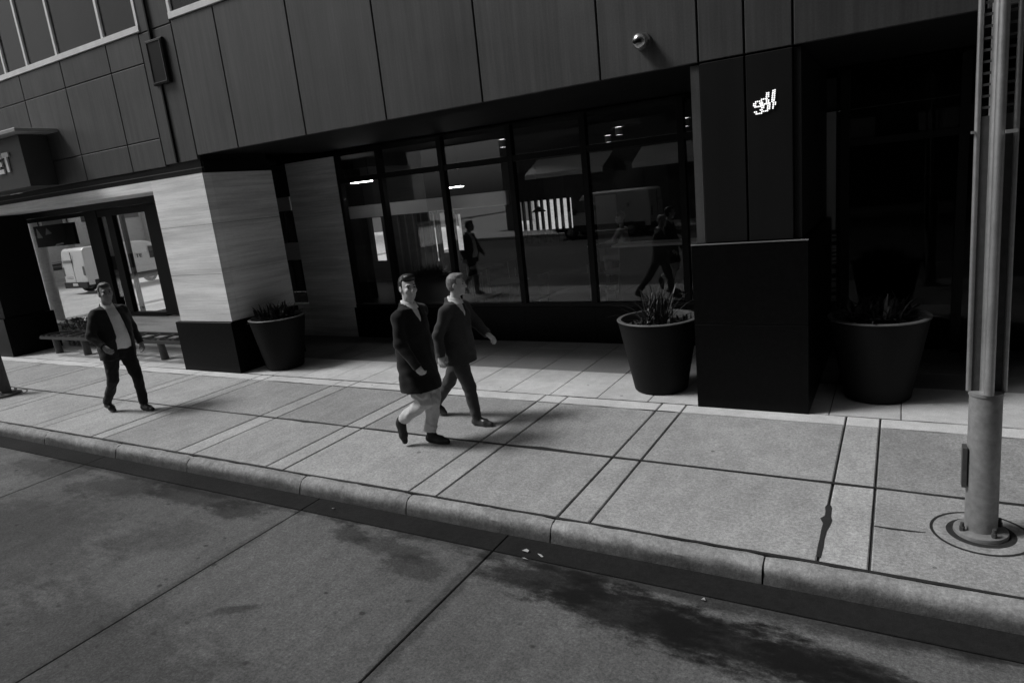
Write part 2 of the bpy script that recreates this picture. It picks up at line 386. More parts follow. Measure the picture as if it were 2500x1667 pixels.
# litter in the gutter
for i, (x, y) in enumerate(((-4.35, 3.86), (-2.36, 3.82), (-2.30, 3.72), (-2.22, 3.79), (-1.02, 3.70))):
    mb = MB(); vs = [(x + rnd.uniform(-.035, .035), y + rnd.uniform(-.018, .018), -.132 + rnd.uniform(0, .012)) for _ in range(5)]
    mb.add(vs, [(0, 1, 2), (0, 2, 3), (2, 3, 4), (1, 2, 4)])
    o = mb.build('paper_scrap', m_litter)
    tag(o, ['crumpled white paper scrap in the gutter behind the walking pair', 'torn white scrap in gutter, uppermost of the cluster below the kerb', 'torn white scrap in gutter, lowest of the cluster below the kerb', 'torn white scrap in gutter, rightmost of the cluster below the kerb', 'lone pale scrap on the dark stain right of the litter cluster'][i], 'litter', 'paper litter in the gutter')

# ------------------------------------------------------------------ office building
bld = thing('office_building', 'dark panelled office building with recessed restaurant front and stone columns', 'building')
ZF = 3.48
YF = 6.9
# upper volume behind the panels
MB().box(-18.6, 8, 6.98, 7.05, 3.5, 9.6).build('backing_wall', m_frame, bld)
MB().box(-18.6, 8, 7.06, 18.2, 3.62, 3.75).build('floor_slab', m_soffit, bld)
MB().box(-18.6, 8, 7.0, 18.2, 9.6, 9.8).build('roof', m_soffit, bld)
MB().box(-18.6, 8, 7.0, 12.5, 9.81, 32).build('sky_block_storeys', m_panel, bld)  # unseen block added above to cut sky light behind the facade
MB().box(-18.6, -18.5, 7.06, 18.2, 3.76, 9.59).build('side_wall', m_panel, bld)
MB().box(8.01, 8.1, 7.0, 18.2, 0, 9.59).build('side_wall', m_panel, bld)
MB().box(-18.49, 8, 18.1, 18.2, 3.76, 9.59).build('rear_wall', m_panel, bld)
MB().box(-9.37, 8, YF + .05, 9.42, ZF + .02, ZF + .1).build('soffit', m_soffit, bld)
def panelp(x0, x1, z0, z1, t=1, y0=YF, m=m_panel):
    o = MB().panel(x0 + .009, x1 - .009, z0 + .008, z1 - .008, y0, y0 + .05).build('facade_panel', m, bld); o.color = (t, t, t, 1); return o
px_ = [-9.38, -8.42, -7.02, -5.60, -4.17, -2.72, -1.71]
for i in range(len(px_) - 1):
    panelp(px_[i], px_[i + 1], ZF, 5.42, rnd.uniform(.9, 1.1))
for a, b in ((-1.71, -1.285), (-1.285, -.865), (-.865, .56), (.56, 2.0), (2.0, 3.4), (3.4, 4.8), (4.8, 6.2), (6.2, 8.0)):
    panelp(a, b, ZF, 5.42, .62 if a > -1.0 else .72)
lx = [-18.6, -17.7, -16.7, -15.3, -13.9, -12.5, -11.1, -10.2]
for i in range(len(lx) - 1):
    for z0, z1 in ((3.40, 3.84), (3.84, 4.96), (4.96, 5.40)): panelp(lx[i], lx[i + 1], z0, z1, rnd.uniform(.9, 1.12))
panelp(-10.2, -9.885, 3.42, 5.38, .85); panelp(-9.865, -9.38, 3.42, 5.38, .85)
panelp(-10.14, -9.39, 5.38, 9.0, .85)
for a, b in zip(lx[:-1], lx[1:]): panelp(a, b, 8.2, 9.5, 1)
for a, b in zip([-10.2] + px_, px_ + [-.3]): panelp(a, b, 8.2 if a > -10 else 9.01, 9.5, 1)
for i in range(5): panelp(-.3 + i * 1.6, min(8, 1.3 + i * 1.6), 8.2, 9.5, 1)
# dark recessed band between panels and stone lintel on the left
MB().box(-18.6, -9.36, 6.96, 7.3, 3.225, 3.398).build('recess_band', m_frame, bld)
MB().box(-18.6, -9.36, 6.93, 6.955, 3.30, 3.312).build('drip_edge', m_bleg, bld)
MB().box(-18.6, -10.69, 7.31, 9.42, 3.3, 3.398).build('soffit', m_soffit, bld)
# upper windows with white frames
def upwin(xs, z0, z1, par):
    wn = part('window', par)
    f = MB()
    f.box(xs[0], xs[-1], YF - .02, YF + .04, z0, z0 + .085); f.box(xs[0], xs[-1], YF - .02, YF + .04, z1 - .075, z1)
    for i, x in enumerate(xs):
        wd = .028
        a = x if i == 0 else (x - 2 * wd if i == len(xs) - 1 else x - wd)
        f.box(a, a + 2 * wd, YF - .012, YF + .03, z0 + .086, z1 - .076)
    f.build('frame', m_white, wn)
    for i in range(len(xs) - 1):
        MB().box(xs[i] + .03, xs[i + 1] - .03, YF + .02, YF + .026, z0 + .05, z1 - .05).build('pane', m_glass2, wn)
upwin([-18.5, -17.7, -16.7, -15.3, -14.3, -13.52, -12.52, -11.12, -10.14], 5.41, 8.19, bld)
upwin([-9.38, -8.33, -7.02, -5.6, -4.17, -2.72, -1.2, .4, 2.0, 3.6, 5.2, 6.8, 8.0], 5.43, 8.19, bld)
# black wall box and conduit
sp = thing('wall_box', 'narrow black box fixed high on the grey facade beside the white window', 'wall box')
MB().panel(-10.01, -9.60, 4.59, 5.23, 6.845, 6.895, .012).build('housing', m_frame, sp)
mb = MB()
for q in ((-9.975, -9.965), (-9.645, -9.635)): mb.box(q[0], q[1], 6.833, 6.843, 4.63, 5.19)
mb.box(-9.975, -9.635, 6.833, 6.843, 4.615, 4.625).box(-9.975, -9.635, 6.833, 6.843, 5.195, 5.205)
mb.build('bezel', m_bleg, sp)
MB().box(-9.89, -9.86, 6.86, 6.893, 5.24, 9.0).build('conduit', m_frame, sp)
MB().box(-9.89, -9.86, 6.87, 6.897, 3.43, 4.58).build('conduit', m_frame, sp)

# projecting sign at the left
sg = thing('projecting_sign', 'dark boxy sign with white letters and pale cap projecting at left edge', 'sign')
MB().box(-16.6, -13.45, 6.42, 6.89, 3.42, 4.30).build('box', m_sign, sg)
MB().slab(-16.9, -13.05, 6.2, 6.892, 4.31, 4.37, .01).build('cap', m_signcap, sg)
def letterE(x, z, h_, w_, t): 
    return [(x, x + t, z, z + h_), (x + t, x + w_, z, z + t), (x + t, x + w_ * .9, z + h_ / 2 - t / 2, z + h_ / 2 + t / 2), (x + t, x + w_, z + h_ - t, z + h_)]
def letterT(x, z, h_, w_, t): return [(x, x + w_, z + h_ - t, z + h_), (x + w_ / 2 - t / 2, x + w_ / 2 + t / 2, z, z + h_ - t)]
for nm, L in (('letter', letterE(-14.40, 3.71, .33, .22, .075)), ('letter', letterT(-14.14, 3.72, .34, .24, .08))):
    mb = MB()
    for (a, b, c, d) in L: mb.box(a, b, 6.39, 6.418, c, d)
    mb.build(nm, m_letter, sg)
# dome camera
dc = thing('security_camera', 'silver dome security camera on the dark facade panel', 'camera')
MB().cyl((-2.24, 6.899, 3.77), (-2.24, 6.85, 3.77), .085, .08, 28).build('mount', m_bleg, dc, auto=30)
MB().ball((-2.245, 6.80, 3.765), .078, 24).build('dome', m_dome, dc, True)
MB().lathe([(.03, -.02), (.045, -.01), (.045, .012), (.03, .02)], (-2.245, 6.72, 3.755), 16).build('lens', m_frame, dc, True)

# left stone column
col = part('column', bld, 'column clad in pale banded stone above a black base')
cx0, cx1, cy0, cy1 = -10.69, -9.35, 6.9, 8.25
MB().box(cx0 + .04, cx1 - .04, cy0 + .04, cy1 - .04, 0, 3.6).build('core', m_frame, col)
for k, (z0, z1) in enumerate(((.865, 1.65), (1.65, 2.44), (2.44, 3.223))):
    for q, (a, b, c, d) in enumerate(((cx0, cx1, cy0, cy0 + .035), (cx1 - .035, cx1, cy0 + .037, cy0 + .16), (cx1 - .035, cx1, cy0 + .163, cy1), (cx0, cx0 + .035, cy0 + .037, cy1), (cx0 + .037, cx1 - .037, cy1 - .036, cy1 - .001))):
        o = MB().box(a, b, c, d, z0 + .0025, z1 - .0025).build('stone_tile', m_trav, col); t = rnd.uniform(.93, 1.06) ; o.color = (t, t, t, 1)
for q in ((cx0 - .09, cx1 + .03, cy0 - .05, cy1 + .03),):
    o = MB().slab(q[0], q[1], q[2], q[3], .0, .86, .008).build('column_base', m_black, col)
MB().box(cx0 - .04, cx1 - .02, cy0 + .07, cy1, 3.226, 3.40).build('column_head', m_frame, col)
# lintel over the left bay, stone
lin = part('lintel', bld)
for a, b in ((-18.6, -16.95), (-16.95, -14.9), (-14.9, -12.8), (-12.8, -10.695)):
    o = MB().box(a + .002, b - .002, 6.905, 7.8, 3.06, 3.222).build('lintel_stone', m_trav, lin); t = rnd.uniform(.85, .98); o.color = (t, t, t, 1)
MB().box(-18.6, -10.7, 7.81, 8.3, 2.94, 3.29).build('header', m_frame, lin)
# corner pier, far left
pier = part('pier', bld, 'dark corner pier at the left edge')
o = MB().box(-18.55, -17.0, 6.92, 7.85, .86, 3.055).build('cladding', m_pillar, pier); o.color = (.7, .7, .7, 1)
o = MB().box(-18.6, -16.95, 6.86, 7.9, .0, .855).build('pier_base', m_black, pier)
# left bay glazing
bay = part('window', bld, 'black framed corner glazing showing the side street')
YB2 = 8.2
f = MB()
f.box(-13.05, -10.7, YB2 - .05, YB2 + .1, .70, 2.938)
f.box(-15.25, -14.78, YB2 - .04, YB2 + .4, .0, 2.938)
f.box(-14.45, -14.22, YB2 - .04, YB2 + .06, .76, 2.80)
f.box(-14.77, -13.06, YB2 - .03, YB2 + .06, 2.80, 2.937); f.box(-18.4, -15.26, YB2 - .03, YB2 + .06, 2.86, 2.937)
f.box(-14.77, -13.06, YB2 - .05, YB2 + .08, .67, .755)
f.build('frame', m_frame, bay)
MB().box(-14.77, -13.06, YB2 + .01, YB2 + .018, .756, 2.80).build('pane', m_glass, bay)
MB().box(-18.4, -15.26, YB2 + .01, YB2 + .018, .5, 2.86).build('pane', m_glass, bay)
MB().slab(-14.77, -10.7, YB2 - .03, YB2 + .25, 0, .665, .01).build('stone_dado', m_trav, bay)
MB().slab(-18.5, -15.26, YB2 - .03, YB2 + .2, 0, .49, .01).build('stone_dado', m_trav, bay)
# side glazing towards the cross street
swn = part('window', bld)
f = MB()
for y in (8.32, 10.9, 13.5): f.box(-18.58, -18.48, y - .05, y + .05, 0, 3.25)
f.box(-18.58, -18.48, 8.37, 13.45, 3.1, 3.25); f.box(-18.58, -18.48, 8.37, 13.45, 0, .12)
f.build('frame', m_frame, swn)
MB().box(-18.535, -18.528, 8.37, 10.85, .12, 3.1).build('pane', m_glass, swn); MB().box(-18.535, -18.528, 10.95, 13.45, .12, 3.1).build('pane', m_glass, swn)
MB().cyl((-18.85, 8.85, -.02), (-18.85, 8.85, 3.6), .15, .15, 24).build('round_column', m_facw, bld, auto=30)
hsg = thing('hanging_sign', 'dark hanging sign with white marks inside the corner glazing', 'sign')
MB().box(-18.1, -16.35, 8.45, 8.52, 2.28, 2.78).build('board', m_frame, hsg)
mb = MB(); mb.add([(-18.0, 8.445, 2.5), (-17.75, 8.445, 2.5), (-17.95, 8.445, 2.74)], [(0, 1, 2)]).add([(-17.6, 8.445, 2.56), (-17.3, 8.445, 2.58), (-17.5, 8.445, 2.72)], [(0, 1, 2)])
mb.add([(-17.3, 8.445, 2.29), (-16.9, 8.445, 2.31), (-16.9, 8.445, 2.35), (-17.2, 8.445, 2.33)], [(0, 1, 2, 3)]).build('marking', m_letter, hsg)
for x in (-17.9, -16.6): MB().box(x, x + .02, 8.47, 8.49, 2.785, 3.41).build('hanger', m_frame, hsg)
# lobby objects
MB().box(-18.48, 7.99, 8.42, 18.09, -.03, -.005).build('interior_floor', m_floor, bld)
MB().box(-18.48, 7.99, 9.62, 18.09, 3.40, 3.5).build('ceiling', m_soffit, bld)
MB().box(-18.48, -10.7, 8.31, 9.61, 3.42, 3.5).build('ceiling', m_soffit, bld)
MB().box(-18.48, -12.2, 13.55, 13.65, 0, 3.39).build('light_block_partition', m_dark, bld)  # added walls that block side-street light from the restaurant
MB().box(-12.3, -12.2, 9.7, 13.54, 0, 3.39).build('light_block_partition', m_dark, bld)
MB().box(-12.65, -11.35, 9.42, 9.6, 0, 3.39).build('light_block_partition', m_dark, bld)
# stone pier between lobby and restaurant
pr = part('pier', bld, 'banded stone wall pier behind the left planter')
for k, (z0, z1) in enumerate(((.0, .79), (.79, 1.58), (1.58, 2.37), (2.37, 3.4))):
    o = MB().box(-10.28, -9.02, 9.42, 9.6, z0 + .0025, z1 - .0025).build('stone_tile', m_trav, pr); t = rnd.uniform(.8, .92); o.color = (t, t, t, 1)
sv = part('window', bld, 'narrow glazed gap between the stone column and the wall pier')
MB().box(-11.34, -10.29, 9.5, 9.508, .66, 3.39).build('pane', m_glass, sv)
o = MB().box(-11.34, -10.29, 9.44, 9.6, 0, .655).build('stone_dado', m_trav, sv)
mbd = thing('menu_board', 'white notice boards behind the narrow glass beside the stone column', 'board')
MB().box(-11.5, -10.9, 9.95, 9.98, 2.52, 2.80).build('upper_board', m_letter, mbd)
MB().box(-11.25, -10.7, 9.95, 9.98, 1.50, 1.86).build('lower_board', m_letter, mbd)
for x in (-11.2, -10.95): MB().box(x, x + .03, 9.99, 10.02, 0, 2.8).build('post', m_frame, mbd)
# restaurant front
rw = part('window', bld, 'restaurant window wall in black frames')
YW = 9.5
f = MB()
muls = [-9.0, -8.0, -6.66, -5.33, -4.07, -2.62, -1.98]
for x in muls: f.box(x - .045, x + .045, YW - .06, YW + .06, .62, 3.45)
f.build('mullion', m_frame, rw)
MB().box(-9.05, -1.94, YW - .05, YW + .05, 2.90, 2.99).build('transom', m_frame, rw)
MB().box(-9.05, -1.94, YW - .07, YW + .07, .58, .64).build('sill', m_frame, rw)
for a, b in zip([-9.06, -7.02, -5.33, -4.07, -2.62], [-7.02, -5.33, -4.07, -2.62, -1.95]):
    MB().box(a + .002, b - .002, YW - .09, YW + .06, 0, .579).build('plinth_stone', m_black, rw)
for a, b in zip(muls[:-1], muls[1:]):
    MB().box(a + .046, b - .046, YW - .006, YW + .004, .641, 2.899).build('pane', m_glass, rw)
    MB().box(a + .046, b - .046, YW - .006, YW + .004, 2.991, 3.45).build('pane', m_glass, rw)
# right pillar
pil = part('pillar', bld, 'black clad pillar carrying the dotted light sign')
MB().box(-1.70, -.87, 6.95, 9.43, 1.74, 3.47).build('core', m_frame, pil)
for a, b in ((-1.71, -1.287), (-1.283, -.865)):
    o = MB().panel(a + .006, b - .006, 1.75, 3.47, 6.9, 6.949).build('cladding_panel', m_pillar, pil); o.color = (1, 1, 1, 1)
o = MB().slab(-1.80, -1.715, 6.93, 9.4, 1.75, 3.468, .004).build('edge_trim', m_panel, pil); o.color = (.9, .9, .9, 1)
o = MB().box(-.862, -.80, 6.93, 9.4, 1.75, 3.468).build('edge_trim', m_pillar, pil)
o = MB().slab(-1.84, -.74, 6.845, 9.4, .915, 1.735, .006).build('base_stone', m_black, pil)
o = MB().slab(-1.84, -.74, 6.845, 9.4, .0, .91, .004).build('base_stone', m_black, pil)
MB().box(-1.845, -.735, 6.84, 6.86, 1.737, 1.747).build('ledge', m_steel, pil)
# entrance recess
ent = part('entrance', bld, 'unlit recessed entrance with dark glass doors')
f = MB()
for x in (-.60, .62, 1.84, 3.1, 4.3, 5.6, 7.0): f.box(x - .05, x + .05, 9.44, 9.56, 0, 3.45)
f.box(-.64, 7.9, 9.45, 9.55, 2.56, 2.64)
f.build('door_frame', m_frame, ent)
for a, b in zip((-.55, .67, 1.89, 3.15, 4.35, 5.65), (.57, 1.79, 3.05, 4.25, 5.55, 6.95)):
    MB().box(a, b, 9.49, 9.5, 0.02, 2.56).build('door_pane', m_glassd, ent); MB().box(a, b, 9.49, 9.5, 2.64, 3.45).build('pane', m_glassd, ent)
MB().box(-.96, -.70, 9.46, 9.52, 1.56, 3.0).build('light_panel', m_plaster, ent)
mb = MB(); z = .62; k = 0
while z < 1.5:
    t = rnd.uniform(-.03, .03); hh = rnd.uniform(.02, .04)
    mb.add([(-.90, 9.46, z), (-.69, 9.46, z + t), (-.69, 9.46, z + t + hh), (-.90, 9.46, z + hh + rnd.uniform(-.01, .01)), (-.90, 9.48, z), (-.69, 9.48, z + t), (-.69, 9.48, z + t + hh), (-.90, 9.48, z + hh)],
           [(0, 1, 2, 3), (7, 6, 5, 4), (0, 4, 5, 1), (1, 5, 6, 2), (2, 6, 7, 3), (3, 7, 4, 0)]); z += hh + rnd.uniform(.02, .035)
mb.build('zigzag_screen', m_plaster, ent)
MB().box(-1.94, -.70, 9.53, 9.6, 0, 3.4).build('wall', m_dark, ent)
# dotted light sign
DOT = dict(l=[(1405,545),(1465,530),(1398,605),(1460,592),(1392,660),(1455,650),(1385,718),(1450,708),(1380,777),(1445,767),(1373,832),(1438,825),(1370,890),(1430,870),(1413,935),(1480,920),(1410,993),(1475,980),(1407,1050),(1400,1107)],
 d=[(1205,627),(1262,617),(1197,685),(1258,675),(1192,743),(1258,735),(1040,828),(1100,818),(1160,808),(1207,800),(1200,857),(1262,850),(1195,918),(1257,905),(980,955),(1025,945),(1065,930),(1010,997),(1070,987),(1130,975),(1185,970),(1245,960),(1300,947),(1050,1038),(1105,1030),(1240,1020),(1300,1008),(1045,1097),(1103,1088),(1233,1078),(1293,1067),(1230,1133),(1287,1122),(1050,1155),(1000,1165),(1050,1212),(1108,1205),(1168,1197),(1225,1187)],
 g=[(850,910),(908,897),(970,890),(1030,880),(790,972),(848,965),(787,1030),(840,1025),(828,1075),(885,1065),(940,1055),(995,1048),(815,1240),(870,1230),(865,1292),(918,1285),(975,1275),(1035,1268)])
RN = np.array(RW)
def at_y(px, py, Y):
    d = RN.T @ np.array([(px - IW / 2) / F, (py - IH / 2) / F, 1]); t = Y / d[1]; return np.array([0, 0, 2.5]) + t * d
ls = thing('light_sign', 'small illuminated sign of white light dots reading gdl on black pillar', 'sign')
for ch in 'gdl':
    mb = MB()
    for (x, y) in DOT[ch]:
        p = at_y(1780 + x / 13.07, 180 + y / 13.07, 6.893); mb.ball((p[0], 6.893, p[2]), .0072, 8)
    mb.build('letter', m_led, ls, True)['kind'] = 'stuff'

# ------------------------------------------------------------------ restaurant interior
ZB = 17.0
wl = part('rear_interior_wall', bld)
segs = []
holes = [(-15.6, -15.3, .6, 2.05), (-15.1, -14.6, .6, 2.02), (-12.62, -12.48, .5, 1.98), (-12.36, -11.95, .75, 1.98), (-11.9, -11.5, .8, 1.9), (-9.52, -7.8, 1.25, 2.08)]
xs = [-18.48]
for (a, b, c, d) in holes:
    MB().box(xs[-1], a, ZB, ZB + .15, 0, 3.39).build('wall_section', m_dark, wl)
    MB().box(a, b, ZB, ZB + .15, 0, c).build('wall_section', m_dark, wl); MB().box(a, b, ZB, ZB + .15, d, 3.39).build('wall_section', m_dark, wl)
    xs.append(b)
MB().box(xs[-1], 7.99, ZB, ZB + .15, 0, 3.39).build('wall_section', m_dark, wl)
for i in range(8):
    x = -9.30 + i * .2 + rnd.uniform(-.02, .02)
    MB().box(x, x + .06, ZB - .12, ZB - .02, .9, 2.12).build('slat', m_frame, wl)
MB().box(-7.05, -6.48, 16.9, 16.95, .3, 2.06).build('white_panel', m_plasterw, wl)
MB().box(-11.3, -6.95, 12.0, 12.12, 2.18, 2.46).build('bulkhead', m_plasterw, wl)
MB().box(-11.3, -11.0, 12.0, 12.12, 0, 2.17).build('bulkhead_post', m_dark, wl)
for i in range(9):
    x = -10.1 + i * .22
    MB().box(x, x + .035, 12.04, 12.09, .9, 2.17).build('screen_bar', m_wood, wl)
for (x0, x1, y, z, lb) in ((-10.13, -9.54, 11.0, 2.93, 'thin bright ceiling tube light behind the left restaurant glass'), (-7.72, -7.30, 11.0, 2.615, 'thin bright tube light behind glass above the two walking men')):
    t_ = thing('tube_light', lb, 'light', 'tube lights in the restaurant')
    MB().box(x0, x1, y, y + .02, z + .008, z + .022).build('tube', m_strip, t_)
    MB().box(x0, x1, y - .01, y + .04, z + .024, z + .05).build('housing', m_frame, t_)
    MB().box(x0 + .1, x0 + .11, y + .01, y + .02, z + .051, 3.41).build('hanger', m_frame, t_); MB().box(x1 - .1, x1 - .09, y + .01, y + .02, z + .051, 3.41).build('hanger', m_frame, t_)
m_disc = mat('fill_light_lens', .8, .4, emit=26)  # glowing discs added to brighten the interior, baffled from view
for i, (x, y, q) in enumerate(((-6.5, 11.3, 'above the table between the middle mullions'), (-4.6, 12.4, 'above the round table near the right-hand glass'), (-5.6, 14.4, 'above the high table of the seated person'), (-3.4, 12.6, 'nearest the right end of the restaurant'))):
    t_ = thing('fill_light', 'added out-of-sight ceiling downlight ' + q, 'light', 'added restaurant fill lights', (x, y, 3.39))
    MB().lathe([(0, -.012), (.06, -.012)], n=20).build('lens', m_disc, t_); MB().lathe([(.061, -.002), (.061, -.13), (.068, -.13), (.068, -.002)], n=20).build('trim', m_steel, t_)
pl = thing('pendant_lamp', 'dark cone pendant lamp in front of the bright slatted window', 'lamp')
MB().lathe([(.02, .14), (.05, .12), (.2, 0), (.19, 0), (.045, .11)], (-8.2, 15.8, 1.82), 24).build('lamp_shade', m_frame, pl, True)
MB().cyl((-8.2, 15.8, 1.95), (-8.2, 15.8, 3.4), .008, .008, 6).build('cord', m_frame, pl)
# tables and chairs
def table(x, y, h_, r, lb):
    t = thing('restaurant_table', lb, 'table', 'tables inside the restaurant', (x, y, -.005))
    MB().lathe([(0, h_), (r, h_), (r, h_ - .035), (0, h_ - .035)], n=24).build('tabletop', m_wood, t)
    MB().cyl((0, 0, .02), (0, 0, h_ - .035), .035, .035, 10).build('pedestal', m_steel, t); MB().lathe([(0, .02), (.24, .015), (.24, 0), (0, 0)], n=20).build('foot', m_frame, t)
def chair(x, y, rz, lb, sh=.46):
    t = thing('restaurant_chair', lb, 'chair', 'chairs inside the restaurant', (x, y, -.005)); t.rotation_euler = (0, 0, rz)
    MB().slab(-.21, .21, -.21, .21, sh - .04, sh, .01).build('seat', m_plaster, t)
    MB().box(-.2, .2, .19, .215, sh + .22, sh + .42).build('backrest', m_plaster, t)
    for sx in (-1, 1):
        MB().cyl((sx * .19, -.19, 0), (sx * .17, -.17, sh - .04), .012, .016, 8).build('leg', m_steel, t)
        MB().cyl((sx * .19, .22, 0), (sx * .17, .18, sh - .04), .012, .016, 8).build('leg', m_steel, t)
        MB().cyl((sx * .17, .19, sh - .02), (sx * .17, .205, sh + .4), .012, .012, 8).build('back_post', m_steel, t)
tb = [(-5.75, 14.2, 1.05, .42, 'high table in front of the seated person in white'), (-4.6, 12.2, .75, .4, 'round table near the glass at right, beyond the right planter'), (-6.6, 11.2, .75, .4, 'round table behind glass between the middle mullions'), (-8.6, 13.6, .75, .42, 'round table in front of the slatted window'), (-3.5, 13.6, 1.05, .4, 'high table deep inside at the right end')]
for a in tb: table(*a)
ch = [(-5.1, 12.3, 1.4, 'chair left of the round table near the right-hand glass'), (-4.1, 12.1, -1.5, 'chair right of the round table near the right-hand glass'), (-7.2, 11.3, 1.6, 'chair left of the table between the middle mullions'), (-6.0, 11.1, -1.6, 'chair right of the table between the middle mullions'),
      (-9.2, 13.7, 1.5, 'chair left of the table by the slatted window'), (-8.0, 13.4, -1.5, 'chair right of the table by the slatted window')]
for a in ch: chair(*a)
ct = thing('bar_counter', 'long bar counter with pale edge inside the right restaurant window', 'counter')
MB().box(-4.35, -2.1, 11.0, 11.5, 1.30, 1.345).build('counter_top', m_plasterw, ct); MB().box(-4.25, -2.1, 11.1, 11.45, 0, 1.29).build('counter_front', m_dark, ct)

# ------------------------------------------------------------------ surroundings seen through the glass, plus unseen sky blockers
rb = thing('rear_building', 'pale sunlit wall seen through the slatted restaurant window', 'building')
MB().box(-40, 20, 27, 32, -.3, 12).build('wall', m_facw, rb)
for i in range(14):
    x = -36 + i * 4
    MB().box(x, x + 1.6, 26.9, 26.99, 1, 2.6).build('window', m_facd, rb)
    MB().box(x - .1, x + 1.7, 26.8, 26.99, .85, .99).build('sill', m_white, rb)
side = MB().box(-22.0, -18.65, 7.95, 60, -.29, -.02).build('side_pavement', m_street); struct(side)
sr = MB().box(-39.5, -22.65, -60, 90, -.29, -.15).build('side_street', m_street); struct(sr)
sk = MB().box(-22.6, -22.03, 7.95, 60, -.29, -.01).build('side_kerb', m_kerb); struct(sk)
sp2 = MB().box(-44, -39.52, -60, 90, -.29, 0).build('far_pavement', m_street); struct(sp2)
fb = thing('far_building', 'grey masonry building across the side street behind the van', 'building')
MB().box(-50, -44.01, -40, 60, -.28, 9).build('wall', m_facw, fb)
MB().box(-44.0, -43.9, -40, 60, 0, .9).build('plinth', m_facd, fb)
for i in range(16):
    y = 8 + i * 2.4
    MB().box(-43.99, -43.6, y, y + .7, .91, 9).build('pilaster', m_facw, fb)
    MB().box(-43.98, -43.93, y + .9, y + 2.2, 3.2, 5.4).build('window', m_facd, fb)
wlc = thing('low_wall', 'low pale wall with rails beyond the van', 'wall')
MB().box(-43.0, -42.7, 0, 40, 0, .55).build('wall', m_facw, wlc)
for z in (.75, 1.0): MB().box(-42.87, -42.83, 0, 40, z, z + .04).build('rail', m_steel, wlc)
for i in range(14): MB().box(-42.88, -42.82, i * 3, i * 3 + .06, .56, 1.05).build('post', m_steel, wlc)
opp = thing('opposite_building', 'masonry building across the road reflected in the glass, sized to block low sky', 'building')
MB().box(-20.5, 320, -30, -16.2, -.28, 42).build('wall', m_opp, opp)  # height and length shaped to shut off low sky light
for i in range(22):
    for k in range(9):
        x = -19.5 + i * 3; z = 1 + k * 4
        MB().box(x, x + 1.7, -16.25, -16.15, z, z + 2.3).build('window', m_oppglass, opp)
ow_ = MB().box(-22.4, 90, -16.2, -12.01, -.29, 0).build('opposite_pavement', m_street); struct(ow_)

nb_ = thing('sky_block_building', 'unseen dark block added along the street to cut skylight', 'building')
MB().box(8.3, 320, 6.9, 20, -.28, 34).build('wall', m_opp, nb_)  # unseen block added so less sky light comes down the street
for i in range(12):
    for k in range(6):
        MB().box(9.5 + i * 4, 12 + i * 4, 6.85, 6.95, 1 + k * 4.5, 4 + k * 4.5).build('window', m_oppglass, nb_)
# van on the side street
van = thing('delivery_van', 'white delivery van seen through the corner glazing on the side street', 'van', loc=(-31, 16.1, -.15))
# local: y forward (length 4.9), x from -1.9 (far side) to 0 (near side)
prof = [(0.0, .42), (.0, 1.15), (.06, 1.95), (.18, 2.06), (2.9, 2.06), (3.25, 1.98), (3.9, 1.30), (4.65, 1.08), (4.85, .85), (4.88, .40)]
mb = MB(); n = len(prof); vs = []; fs = []
xs_ = [-1.9, -1.86, -1.7, -.2, -.04, 0]
for x in xs_:
    e = {-1.9: .10, 0: .10, -1.86: .03, -.04: .03}.get(x, 0)
    for (y, z) in prof:
        yy = y + (e * .6 if y < .1 else (-e * .6 if y > 4.5 else 0)); zz = z - (e * (z - 1.0) if z > 1.2 else 0) * .6
        vs.append((x + (.07 if x < -1.8 else (-.07 if x > -.1 else 0)) * max(0, (z - 1.1)) * .9, yy, zz))
for i in range(len(xs_) - 1):
    for k in range(n - 1): fs.append((i * n + k, (i + 1) * n + k, (i + 1) * n + k + 1, i * n + k + 1))
    fs.append((i * n + n - 1, (i + 1) * n + n - 1, (i + 1) * n, i * n))
fs += [tuple(range(n)), tuple(range(len(xs_) * n - 1, (len(xs_) - 1) * n - 1, -1))]
mb.add(vs, fs).build('body', m_van, van, auto=30)
MB().box(-1.88, -.02, -.06, .25, .30, .56).build('bumper', m_vantrim, van)
MB().box(-.01, .015, .3, 4.7, .34, .62).build('sill_trim', m_vantrim, van)
MB().box(-.012, .012, 3.05, 3.75, 1.20, 1.75).build('side_window', m_vanglass, van)
MB().add([(-1.72, 3.30, 1.97), (-.18, 3.30, 1.97), (-.12, 3.93, 1.31), (-1.78, 3.93, 1.31)], [(0, 1, 2, 3)]).build('windshield', m_vanglass, van)
for x in (-1.83, -.20):
    MB().box(x, x + .12, -.012, .03, .85, 1.25).build('tail_lamp', m_lamp, van)
MB().box(-1.15, -.75, -.075, -.061, .40, .52).build('number_plate', m_letter, van)
MB().box(-.955, -.945, -.012, .02, .58, 1.9).build('door_gap', m_vantrim, van)
mb = MB()
for z in (1.52, 1.45, .78, .72): mb.box(-1.75 + .1 * (z < 1), -.9 - .2 * (z < 1), -.004 if z > 1.2 else -.002, .06, z, z + .022)
mb.build('rear_lettering', m_lamp, van)
mb = MB()
for L in (letterE(1.0, 1.30, .16, .12, .03), letterT(2.40, 1.30, .16, .13, .03), letterE(2.57, 1.30, .16, .12, .03)):
    for (a, b, c, d) in L: mb.box(-.03, .004, a, b, c, d)
mb.build('side_lettering', m_facd, van)
MB().box(0, .2, 3.62, 3.75, 1.12, 1.36).build('mirror', m_vantrim, van)
for y in (.95, 3.95):
    for x in (0, -1.7):
        wlo = part('wheel', van)
        MB().cyl((x - .2, y, .32), (x + .015, y, .32), .32, .32, 24).build('tyre', m_tyre, wlo, auto=40)
        MB().cyl((x + .012, y, .32), (x + .022, y, .32), .19, .17, 20).build('rim', m_rim, wlo, auto=40)

